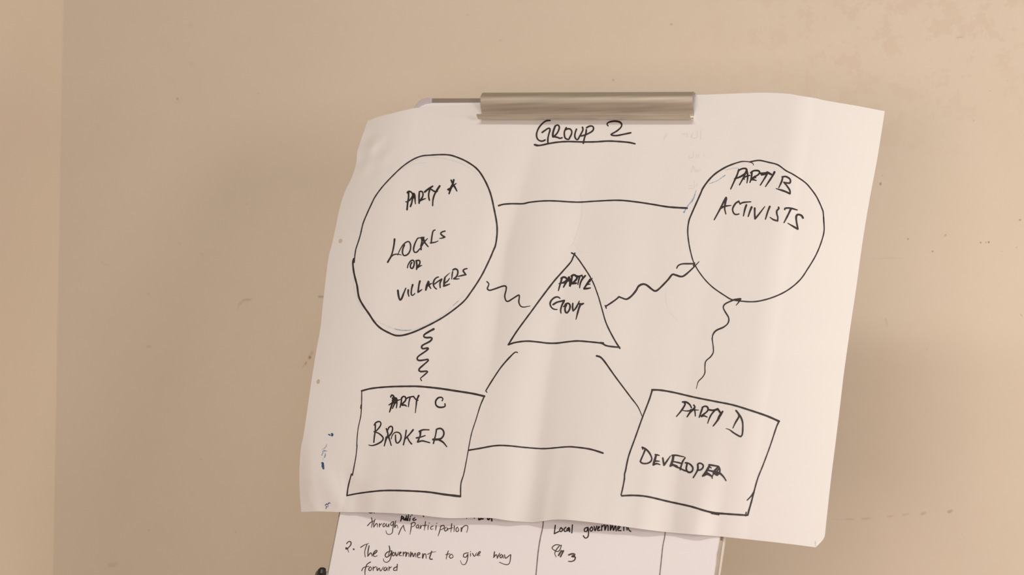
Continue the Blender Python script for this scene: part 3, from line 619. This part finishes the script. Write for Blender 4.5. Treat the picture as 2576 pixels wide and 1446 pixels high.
iw('handwritten_word', 'letter B after PARTY in the right circle', [(A((1512, 400), (1492, 480), (1440, 592)), (4.6, 4.4, 3)), (A((1500, 396), (1570, 390), (1640, 432), (1652, 480), (1632, 510), (1540, 498)), (4, 4.6, 4.4, 4)), (A((1535, 495), (1590, 562), (1640, 640), (1645, 700)), 4.3), (A((1640, 700), (1540, 655), (1392, 608)), (4.6, 5, 2.4))], 4.3, M_INK)
iw('handwritten_word', 'word ACTIVISTS in the right circle', [(A((482, 772), (442, 842), (372, 980), (265, 1176)), (5, 4.6, 4, 3)), (A((486, 792), (462, 900), (456, 980), (478, 1072)), (5.2, 4.8, 4, 2.6)), (A((398, 962), (450, 932), (572, 914)), (4.6, 4, 2.2)),
    (A((712, 840), (652, 880), (602, 970), (612, 1040), (652, 1080), (716, 1070)), (4.6, 4.2, 4, 3.2)), (A((712, 842), (738, 892)), (4.2, 3)), (A((735, 890), (790, 862), (930, 848)), (3.4, 4.2, 2.8)), (A((850, 908), (822, 990), (797, 1106)), (5, 4.4, 3)), (A((946, 946), (916, 1020), (883, 1116)), (5, 4.6, 3)),
    (A((1002, 966), (1002, 1070), (1008, 1160)), (4.8, 4.4, 4.2)), (A((1008, 1160), (1082, 1070), (1186, 934)), (4.2, 4, 2)), (A((1276, 936), (1242, 1020), (1197, 1166)), (4.8, 4.2, 3)), (A((1436, 950), (1440, 975), (1405, 1010), (1405, 1070), (1422, 1130), (1418, 1196)), (4.6, 4.4, 4, 4)), (A((1418, 1196), (1340, 1172), (1280, 1130)), (4.4, 4, 2.2)),
    (A((1548, 988), (1560, 966), (1650, 964), (1776, 998)), (4, 4.4, 4, 3)), (A((1660, 980), (1602, 1100), (1535, 1228)), (5, 4.4, 3)), (A((1880, 1142), (1850, 1096), (1782, 1082), (1756, 1130), (1766, 1230), (1788, 1342)), (4.8, 5, 4.4, 4)), (A((1785, 1345), (1710, 1300), (1604, 1238)), (4.6, 4.2, 2))], 4.2, M_INK)
A = z(1340, 660, 9.036)
iw('handwritten_word', 'word PARTY in the triangle', [(A((665, 360), (642, 440), (612, 540), (584, 642)), (4.6, 4.8, 4, 2.4)), (A((650, 362), (702, 332), (758, 350), (775, 395), (712, 450), (600, 482)), (5, 5, 4.6, 3)), (A((822, 335), (772, 430), (702, 558)), (5, 5, 4)), (A((828, 330), (852, 420), (834, 536)), (4, 6, 2.5)), (A((702, 470), (780, 430), (860, 395)), 3.6),
    (A((898, 300), (884, 400), (878, 460), (854, 542)), (4, 4.6, 4.5, 2.6)), (A((882, 312), (930, 282), (990, 305), (1008, 355), (970, 410), (910, 465)), 5), (A((902, 482), (990, 470)), 4.4), (A((985, 310), (1052, 318), (1122, 286)), (5.5, 5, 3)), (A((1070, 315), (1042, 420), (1028, 502)), (5, 4, 2.5)), (A((1118, 292), (1142, 350)), 3.5), (A((1196, 300), (1122, 385), (1082, 480), (1066, 578)), (4.2, 5, 4, 2.4))], 4.4, M_INKD)
iw('handwritten_word', 'letter E after PARTY in the triangle', [(A((1310, 392), (1245, 475), (1168, 590)), (5.5, 5, 4)), (A((1295, 390), (1358, 362)), (4.5, 2)), (A((1312, 392), (1300, 440)), (4.5, 3)), (A((1232, 498), (1302, 490)), (4.5, 2.5)), (A((1165, 598), (1240, 592), (1312, 578)), (4, 5, 3))], 4.4, M_INKD)
iw('handwritten_word', 'word GOVT in the triangle', [(A((620, 816), (580, 786), (510, 792), (432, 852), (396, 932), (420, 1010), (480, 1060), (555, 1068)), (3.2, 4.4, 4.4, 3.8, 2.6)), (A((466, 956), (550, 905), (640, 882), (718, 864)), (4.6, 4.4, 4.4)), (A((716, 868), (662, 980), (636, 1080), (643, 1150)), (5, 4.4, 3)),
    (A((745, 948), (800, 925), (845, 960), (846, 1040), (812, 1112), (772, 1146), (742, 1112), (735, 1040), (768, 960)), 4.4), (A((705, 1002), (765, 948)), (3.5, 4.6)), (A((912, 930), (906, 1020), (920, 1100)), (4, 4.6, 4)), (A((920, 1100), (975, 1045), (1022, 960), (1060, 878)), (4, 4.4, 2.6)), (A((1050, 935), (1100, 950), (1155, 932)), (4.5, 6, 4)), (A((1085, 955), (1042, 1070), (984, 1292)), (5.2, 4.6, 2.2))], 4.4, M_INK)
A = z(880, 950, 7.156)
iw('handwritten_word', 'blotted word PARTY in the left box', [(A((737, 345), (752, 312), (782, 322), (790, 370), (762, 470), (715, 616)), (3.6, 5, 5, 4.4, 3.2)), (A((775, 370), (830, 372), (842, 415), (805, 455), (775, 410), (812, 400)), 6), (A((842, 390), (848, 460), (838, 542)), (4, 3.4, 2.6)), (A((812, 450), (768, 552)), (4.2, 2.8)), (A((704, 490), (790, 430)), (2.6, 4)), (A((850, 410), (912, 391)), (3.4, 2.4)),
    (A((932, 360), (926, 440), (904, 532)), (3.6, 3.8, 3)), (A((930, 372), (960, 336), (1000, 346), (1006, 400), (962, 452), (932, 482)), 3.9), (A((945, 492), (990, 490), (1022, 512)), (4.6, 4, 2.4)), (A((1010, 380), (1060, 352), (1142, 336)), 3.4), (A((1085, 360), (1066, 430), (1055, 522)), (3.6, 3.2, 2.4)),
    (A((1146, 334), (1185, 385), (1226, 405)), 3.4), (A((1240, 322), (1206, 400), (1196, 480), (1179, 630)), (4.6, 3.8, 3, 1.8))], 3.6, M_INKD)
iw('handwritten_word', 'letter C after PARTY in the left box', [(A((1660, 415), (1676, 380), (1650, 352), (1590, 362), (1546, 420), (1552, 490), (1600, 528), (1670, 530), (1714, 512), (1712, 466)), (2.6, 4, 4.2, 4.2, 4.4, 3))], 4, M_INKD)
iw('handwritten_word', 'word BROKER in the left box', [A((440, 850), (470, 806), (530, 786), (560, 820), (540, 880), (480, 950), (438, 970)), A((460, 840), (456, 960), (442, 1060), (432, 1160)), (A((440, 970), (520, 1000), (590, 1062), (597, 1110), (552, 1160), (462, 1205), (392, 1220), (340, 1208)), (3, 3.6, 4, 4, 2)),
    (A((656, 915), (685, 1000), (680, 1050)), 3.8), (A((668, 975), (700, 900), (740, 872), (770, 900), (756, 980), (702, 1052), (652, 1090)), (3.4, 3.8, 4.4)), (A((660, 1070), (620, 1226)), (5, 2.8)), (A((692, 1040), (720, 1130), (746, 1216)), (4.6, 3.4, 3)),
    (A((745, 1102), (762, 1040), (810, 986), (870, 982), (915, 1020), (922, 1090), (892, 1150), (852, 1176), (826, 1130), (822, 1030)), (2, 3, 3.8, 3.6, 3.4)), A((1015, 945), (1000, 1050), (965, 1206)), (A((1140, 936), (1072, 1020), (985, 1110)), (4.2, 3.6, 3.4)), A((1042, 1082), (1070, 1140), (1112, 1190)),
    (A((1252, 965), (1320, 936), (1427, 936)), (4.6, 3.8, 2.8)), (A((1268, 960), (1266, 1040), (1220, 1152)), (5.5, 3.8, 4)), (A((1200, 1082), (1280, 1065), (1356, 1040)), (4, 3.6, 2.6)), (A((1222, 1155), (1300, 1135), (1360, 1146), (1438, 1168)), (4.4, 3.8, 3)),
    A((1560, 930), (1546, 1020), (1505, 1182)), (A((1562, 926), (1630, 910), (1682, 950), (1692, 1020), (1652, 1085), (1590, 1108), (1500, 1110)), (3.6, 4.4, 3.8, 5, 5.6)), (A((1600, 1112), (1682, 1162), (1745, 1240)), (5, 4, 2.8))], 3.6, M_INK)
A = z(1680, 960, 9.641)
iw('handwritten_word', 'word PARTY in the right box', [(A((357, 490), (440, 490), (530, 550), (572, 630)), (4.4, 4.4, 3.6)), (A((400, 515), (420, 545), (342, 680), (210, 842)), (4.4, 4.6, 4, 2.6)), (A((345, 690), (430, 707), (510, 705), (590, 680)), (2, 3, 4)), (A((630, 565), (655, 620), (602, 682), (540, 742), (466, 850)), (4, 5.2, 5, 4.6, 3)), (A((640, 650), (660, 740), (666, 832)), (4.6, 3.4, 2.6)), (A((560, 685), (640, 682), (748, 688)), (5, 3.6, 1.6)),
    (A((838, 640), (800, 750), (760, 862)), (4.4, 4.4, 3.2)), (A((835, 622), (900, 592), (960, 612), (976, 680), (930, 740), (852, 800), (812, 832)), (4, 4.6, 4, 4.6)), (A((815, 838), (880, 825), (952, 856)), (5, 4, 2.6)), (A((1012, 682), (1080, 690), (1150, 682), (1210, 662)), (4.6, 4.6, 5.6)), (A((1130, 700), (1052, 800), (1002, 900), (966, 1006)), (4.6, 4, 3.6, 2.4)),
    (A((1212, 660), (1272, 748)), 5), (A((1330, 720), (1282, 790), (1222, 890), (1208, 945)), (4.6, 6.4, 5.4, 4)), (A((1240, 880), (1172, 980), (1100, 1072)), (5, 4.4, 3))], 4.2, M_INKD)
iw('handwritten_word', 'letter D after PARTY in the right box', [(A((1578, 1122), (1640, 990), (1722, 850), (1715, 800)), (2.6, 3.6, 5, 4)), (A((1655, 700), (1712, 772), (1772, 862), (1812, 980), (1818, 1130), (1806, 1270), (1780, 1318), (1742, 1322), (1600, 1240), (1500, 1165), (1410, 1132)), (4.6, 5, 4.2, 4.2, 4.2, 4, 1.4))], 4.2, M_INK)
A = z(1590, 1110, 9.908)
iw('handwritten_word', 'word DEVELOPER in the right box', [(A((255, 142), (268, 192)), 3.6), (A((255, 150), (340, 190), (430, 282), (487, 400), (480, 480), (420, 532), (340, 552), (252, 542), (206, 502)), (4.4, 5, 4, 4, 4.2, 4)), (A((205, 500), (242, 410), (290, 300), (330, 200)), (4, 4, 4.4)),
    (A((578, 328), (630, 335), (678, 350)), (4, 4, 2.6)), (A((600, 340), (570, 450), (530, 580)), (5.6, 6, 5)), (A((560, 488), (620, 490), (682, 495)), (5, 4, 2.6)), (A((530, 585), (610, 552), (697, 578)), (4.6, 4.6, 2.6)), (A((767, 415), (780, 500), (795, 592)), (4.6, 4.6, 4)), (A((795, 592), (862, 500), (957, 362)), (4.6, 4.4, 2)),
    (A((1000, 350), (1100, 345), (1200, 365), (1302, 386)), (4.6, 4, 2.2)), (A((1030, 360), (1010, 480), (955, 612)), (6.4, 6, 5.4)), (A((1025, 500), (1130, 522), (1232, 548)), 3.8), (A((950, 612), (1030, 592), (1120, 640), (1192, 664)), (4.6, 5, 4)), (A((990, 560), (1120, 615)), 4), (A((1325, 408), (1272, 480), (1232, 582), (1200, 702)), (3.4, 4.4, 4, 4)), (A((1205, 672), (1290, 718), (1352, 736)), 4),
    (A((1325, 535), (1370, 532), (1450, 572), (1512, 650), (1502, 730), (1450, 770), (1382, 752), (1350, 680), (1370, 562)), (3.6, 4.4, 4.6, 4.8, 4.4)), (A((1640, 605), (1637, 700), (1582, 810), (1524, 902)), (5, 4.6, 4, 3.2)), (A((1632, 592), (1650, 552), (1710, 545), (1766, 582), (1770, 640), (1720, 700), (1640, 722)), 4.2),
    (A((1920, 582), (2050, 602), (2150, 622)), 4.4), (A((1930, 600), (1862, 730), (1760, 862)), (5.4, 6, 4.4)), (A((1948, 642), (1972, 660)), 3), (A((1880, 715), (1960, 732), (2040, 750)), 4.4), (A((1790, 842), (1870, 812), (1950, 850), (1995, 880)), (6, 5, 3)), (A((1850, 770), (1880, 800)), 5), (A((1900, 790), (1992, 862)), 3), (A((2150, 622), (2188, 690), (2184, 780)), 4.2), (A((2140, 645), (2050, 745), (2020, 830), (1990, 905), (2000, 918)), (4.6, 5.6, 5, 2.6, 3)),
    (A((2050, 790), (2120, 840), (2160, 790)), 4.6), (A((2040, 765), (2130, 780), (2205, 805), (2282, 882), (2342, 975)), (6, 7, 4.6, 4, 3.2)), (A((2160, 690), (2105, 760)), 3.4)], 4.3, M_INK)
# drawn shapes
A = z(860, 370, 5.855); B_ = z(860, 610, 5.855)
iw('drawn_oval', 'large black hand-drawn oval on the left', [(A((215, 1475), (270, 1300), (310, 1130), (370, 980), (430, 850), (490, 730), (600, 580), (750, 420), (900, 280), (1050, 180), (1180, 130), (1300, 118), (1450, 110), (1560, 113), (1650, 132), (1800, 192), (1930, 270), (2010, 342), (2080, 442), (2150, 580), (2200, 720), (2240, 900), (2275, 1080), (2287, 1200), (2282, 1320), (2262, 1446)) + B_((2230, 120), (2170, 260), (2050, 500), (1900, 730), (1780, 880), (1550, 1060), (1350, 1180), (1100, 1300), (920, 1360), (800, 1368), (700, 1332), (570, 1260), (480, 1170), (400, 1050), (310, 920), (250, 800), (225, 640), (205, 560), (175, 430), (162, 300), (176, 236)),
    (3, 3.4, 3.2, 3.4, 3.8, 4.2, 4.4, 4.2, 4, 3.8, 4, 4.4, 4.6, 4.8, 4.4)), (B_((228, 30), (205, 100), (190, 200), (182, 292)), 3)], 4)
A = z(1760, 390, 7.231); B_ = z(1700, 540, 6.025)
iw('drawn_circle', 'black hand-drawn circle on the right', [(A((978, 180), (968, 150), (900, 122), (800, 115), (740, 122), (600, 166), (450, 232), (280, 342), (160, 462), (60, 602), (10, 715)) + B_((225, 20), (195, 112), (181, 230), (190, 370), (222, 550), (280, 740), (400, 930), (550, 1090), (750, 1230), (850, 1285), (980, 1307), (1150, 1318), (1300, 1300), (1500, 1240), (1700, 1140), (1880, 990), (2000, 820), (2120, 620), (2200, 430), (2246, 260), (2246, 120), (2240, 30)) + A((2260, 1240), (2250, 1062), (2230, 980), (2130, 762), (2000, 582), (1900, 482), (1700, 350), (1570, 282), (1420, 176), (1250, 130), (1100, 97), (1000, 105), (915, 124)),
    (2, 4.2, 4.2, 4, 3.4, 3, 3.2, 3.4, 3.6, 3.4, 3.2, 3.2, 3.2, 3.4, 3.4, 3.6, 3.6))], 3.6)
A = z(1200, 620, 5.164)
iw('drawn_triangle', 'black hand-drawn triangle in the middle', [(A((1228, 82), (1268, 102)), 3.6), (A((1272, 84), (1245, 145), (1215, 205), (1110, 325), (1000, 450), (850, 645), (700, 850), (520, 1095), (406, 1275)), (3.4, 4, 4.2, 3.8, 3.8, 4)), (A((406, 1275), (500, 1245), (650, 1228), (800, 1240), (920, 1254), (1040, 1254), (1150, 1240), (1300, 1226), (1450, 1236), (1600, 1252), (1640, 1266), (1680, 1287), (1760, 1300), (1852, 1308)), 4.1), (A((1600, 1248), (1640, 1252)), 4.4),
    (A((1262, 96), (1350, 210), (1490, 430), (1570, 630), (1620, 800), (1680, 1000), (1780, 1200), (1856, 1322)), (3.4, 3.4, 3, 3.2, 3.6, 4))], 4)
A = z(880, 950, 7.156); B_ = z(740, 1080, 5.152)
iw('drawn_box', 'black hand-drawn box on the lower left', [(A((212, 236), (400, 190), (700, 162), (1000, 154), (1250, 156), (1600, 190), (1900, 235), (2200, 282), (2422, 332)), (4.2, 4.2, 4.6, 5, 5)), (A((214, 236), (213, 400), (208, 550), (195, 700), (152, 900), (130, 1100), (126, 1250)) + B_((815, 200), (800, 350), (755, 592)), (2.6, 2.6, 2.2, 2.4, 2.4, 3)), (A((207, 490), (200, 545)), 3.8),
    (B_((742, 576), (702, 730), (684, 858)), (2.8, 3.4, 3.6)), (B_((686, 856), (850, 825), (1100, 795), (1300, 790), (1550, 798), (1750, 812), (1950, 842), (2152, 866)), (3.6, 4, 4.4, 4.6, 6)), (A((2420, 336), (2350, 500), (2272, 750), (2192, 1000), (2136, 1280)) + B_((2255, 280), (2202, 560), (2162, 700), (2157, 860)), (3.4, 2.4, 2.4, 2.4, 2.8, 3.4))], 4)
A = z(1540, 960, 5.784); B_ = z(1540, 1190, 5.6)
iw('drawn_box', 'black hand-drawn box on the lower right', [(A((580, 118), (700, 122), (900, 156), (1200, 226), (1500, 286), (1750, 336), (2000, 412), (2250, 497), (2428, 575)), (4.8, 4.4, 4.4, 4.8, 5.2)), (A((582, 122), (540, 260), (440, 520), (340, 800), (240, 1080), (195, 1290)) + B_((175, 10), (172, 80), (150, 200), (126, 305)), (4.2, 3.6, 3.8, 4, 3.6)),
    (B_((135, 318), (300, 312), (500, 330), (800, 400), (1100, 466), (1300, 526), (1430, 556), (1600, 572), (1895, 592)), (4.4, 4.6, 4.8, 5.2, 4.6)), (B_((1400, 562), (1502, 582)), 4.6), (A((2426, 580), (2388, 665), (2300, 930), (2200, 1200), (2120, 1400)) + B_((2000, 252), (1962, 400), (1922, 540), (1910, 590)), (4, 3.2, 3.2, 3.4, 4, 4.6)), (B_((1996, 268), (1960, 320), (1902, 380)), (4.6, 3.6, 2.6)), (B_((1888, 550), (1880, 600)), 3.2)], 4)
A = z(1230, 490, 4.86)
iw('straight_line', 'long black line between the oval and the circle', [(A((118, 132), (180, 115), (280, 108), (415, 108), (500, 90), (650, 75), (800, 74), (1000, 86), (1130, 88), (1300, 77), (1580, 66), (1800, 86), (2000, 116), (2200, 148), (2422, 162)), (4.2, 3.8, 3.8, 3.6, 4, 4.2, 4.8))], 4)
A = z(1150, 880, 3.144)
iw('straight_line', 'black line to the right from the lower left box', [(A((90, 793), (180, 778), (300, 757), (400, 757), (550, 772), (690, 780), (850, 767), (920, 767), (1050, 784), (1153, 815)), (4, 4, 3.6, 3.8, 4.8))], 4)
iw('straight_line', 'black line from the triangle to the lower left box', [(A((478, 21), (450, 24), (360, 120), (290, 220), (232, 314), (228, 325), (236, 335)), (2.6, 4, 3.4, 3.2, 3.6, 2.6))], 3.4)
iw('straight_line', 'black line from the triangle to the lower right box', [(A((1103, 47), (1150, 72), (1250, 210), (1370, 370), (1430, 450), (1462, 522)), (4.6, 4, 3.6, 3.4, 2))], 3.4)
A = z(1200, 620, 5.164)
iw('wavy_line', 'black wavy line between the oval and the triangle', [(A((128, 455), (152, 480), (150, 505), (134, 545), (162, 568), (230, 550), (330, 515), (375, 516), (378, 560), (360, 640), (375, 700), (405, 711), (460, 678), (540, 630), (550, 650), (543, 720), (566, 772), (610, 786), (690, 770)), (3, 3.8, 4, 3.6, 3.6, 3.6, 3.4, 1.6))], 3.6)
A = z(1500, 620, 6.025)
iw('wavy_line', 'black wavy arrow from the triangle to the circle', [(A((135, 892), (152, 935)), 3), (A((145, 905), (230, 850), (300, 800), (345, 760)), 4), (A((345, 760), (400, 782), (460, 797), (530, 752), (600, 670), (640, 602), (700, 570), (760, 582), (850, 652), (895, 673), (950, 642), (1080, 510), (1150, 425), (1200, 430), (1290, 455), (1360, 420), (1480, 310), (1558, 228)), (3.6, 4.8, 5, 5, 4.4, 4.6, 4.8, 4, 1.8)), (A((1220, 328), (1240, 290), (1300, 263), (1400, 260), (1485, 260)), (3, 4, 4.2)), (A((1492, 250), (1474, 290)), 3.6)], 4)
B_ = z(1480, 740, 4.519)
iw('wavy_line', 'black wavy line from the circle to the lower right box', [(A((2186, 796), (2160, 840), (2118, 892)), (4, 3, 1.6)), (A((2186, 794), (2100, 803), (2030, 830), (1950, 872), (1925, 920), (1950, 982), (2006, 1080), (1996, 1160), (1930, 1220), (1820, 1270), (1770, 1330), (1757, 1400)) + B_((1407, 500), (1420, 600), (1420, 660), (1390, 710), (1335, 762), (1325, 830), (1325, 890), (1300, 940), (1255, 985), (1240, 1020), (1228, 1073)), (5, 4, 3.4, 3.8, 3.4, 4.6, 3.2, 2.8, 3.2, 3, 2.8, 2.6, 1.4))], 3.4)
A = z(980, 810, 7.156)
iw('wavy_line', 'black wavy line between the oval and the lower left box', [(A((794, 125), (700, 176), (622, 230), (626, 270), (680, 280), (742, 276), (764, 300), (720, 350), (602, 412), (576, 450), (600, 478), (682, 466), (694, 482), (640, 530), (522, 612), (496, 660), (530, 690), (620, 682), (686, 670), (692, 696), (620, 762), (542, 832), (530, 870), (570, 890), (668, 882), (680, 900), (602, 972), (558, 1012), (576, 1055)), (5.6, 4.2, 4.6, 4.2, 4.6, 3.8, 4.4, 3.8, 4.6, 3.8, 2.6))], 4)
# faint construction traces, smudges and show-through
A = z(860, 370, 5.855); B_ = z(860, 610, 5.855)
iw('pencil_trace', 'faint blue trace inside the oval top', [(A((860, 345), (1000, 240), (1180, 165), (1350, 148), (1550, 175), (1750, 235), (1900, 320), (2020, 420)), (1, 1.6, 2.6, 1.8, 1)), (A((900, 320), (1050, 250), (1220, 230)), (1, 1, 1.8))], 3, M_BLUEF, rag=.4)
iw('pencil_trace', 'faint blue trace inside the oval bottom', [(B_((470, 1130), (600, 1200), (780, 1270), (950, 1292), (1100, 1268), (1300, 1180), (1500, 1060), (1650, 920), (1800, 770)), (1.4, 3.2, 3.6, 2.6, 2, 1.2)), (B_((165, 500), (185, 680), (230, 850), (310, 990)), (1, 1.8, 1.8))], 3, M_BLUEF, rag=.4)
iw('pencil_trace', 'blue trace over the oval bottom', [(B_((780, 1272), (870, 1290), (960, 1292), (1030, 1284)), (1.5, 2.5, 2.5, 1))], 2, M_BLUEM, rag=.5)
iw('pencil_trace', 'short blue trace at the lower right of the oval', [(B_((1640, 925), (1715, 860)), 1.6)], 2, M_BLUEM, rag=.5)
iw('pencil_trace', 'blue stroke beside the circle', [(z(1600, 300, 5.5615)((842, 990), (820, 1060), (795, 1125), (755, 1175), (715, 1225), (670, 1300)), (1, 2.6, 4.4, 3.2, 3, 4))], 3, M_BLUEM, rag=.3)
iw('pencil_trace', 'thin blue stroke inside the circle', [(z(1600, 300, 5.5615)((1025, 900), (1130, 862), (1200, 815), (1248, 782)), (1.4, 1.4, 2.4)), (z(1600, 300, 5.5615)((1250, 715), (1350, 685), (1430, 680)), (.8, 1))], 2, M_BLUEM, rag=.3)
iw('pencil_trace', 'faint blue curve below the wavy arrow', [(z(1500, 620, 6.025)((1055, 640), (1055, 800), (1075, 900), (1130, 1010), (1240, 1140)), (.7, 1.1, .9, .6))], 2, M_BLUEF, rag=.3)
A = z(780, 1060, 5.784)
iw('ink_smudge', 'small dark blue smudge near the left edge, upper', [(A((268, 186), (290, 198)), (2, 3)), (A((305, 180), (325, 178), (330, 195), (308, 208)), (2, 4, 5, 2))], 3, M_BLUED, rag=.5)
iw('ink_smudge', 'dark blue smudge near the left edge', [(A((165, 605), (185, 600), (192, 640)), (3, 5, 5)), (A((180, 620), (186, 650), (196, 685)), (5, 6, 5))], 3, M_BLUED, rag=.5)
iw('ink_smudge', 'pale blue smudge near the left edge', [(A((245, 325), (225, 375), (180, 405)), (1, 3, 2)), (A((175, 440), (210, 425), (252, 432)), (2, 4, 1)), (A((190, 450), (172, 490)), (3, 2)), (A((222, 460), (220, 500), (208, 522)), (2, 4, 3)), (A((195, 540), (185, 560)), 1.2)], 3, M_BLUEM, rag=.6)
iw('ink_smudge', 'small blue smudge near the bottom left corner', [(A((220, 1220), (240, 1198), (255, 1210), (275, 1180), (296, 1192)), (1.5, 2.4, 1.5, 2.6, 1)), (A((238, 1235), (230, 1275)), (2, 1)), (A((262, 1220), (258, 1245)), 1.2)], 2, M_BLUED, rag=.6)
A = z(1600, 300, 5.5615)
GH = [A((905, 150), (905, 280)), A((850, 165), (860, 240), (830, 265), (790, 260)), A((790, 195), (770, 250)), A((700, 200), (640, 205)), A((720, 200), (715, 240)), A((680, 200), (675, 235)), A((800, 460), (798, 530), (745, 540), (750, 505)), A((850, 495), (840, 535)), A((880, 495), (870, 530)), A((940, 500), (960, 520)),
    A((800, 650), (770, 740)), A((800, 650), (830, 735)), A((850, 700), (850, 735), (905, 700)), A((812, 870), (812, 960), (740, 965)), A((735, 930), (790, 925)), A((870, 890), (840, 940)), (A((430, 200), (405, 240), (390, 280)), (3, 5, 3))]
for a_, b_, w_ in ((0, 7, 'top line'), (7, 12, 'second line'), (12, 15, 'third line'), (15, 18, 'fourth line')):
    iw('show_through_writing', 'faint mirrored writing showing through, ' + w_, GH[a_:b_], 2.3, M_GHOST)
iw('stain', 'faint grey blot right of the heading', GH[18:], 4, M_GHOST, rag=.4)
iw('crease_mark', 'fine crease below the straight line', [(z(1150, 480, 3.4436)((1065, 10), (1082, 120), (1065, 270), (1005, 450), (960, 495)), 1.0), (z(1150, 480, 3.4436)((1005, 450), (1080, 540)), .8)], 1.4, M_GHOST)
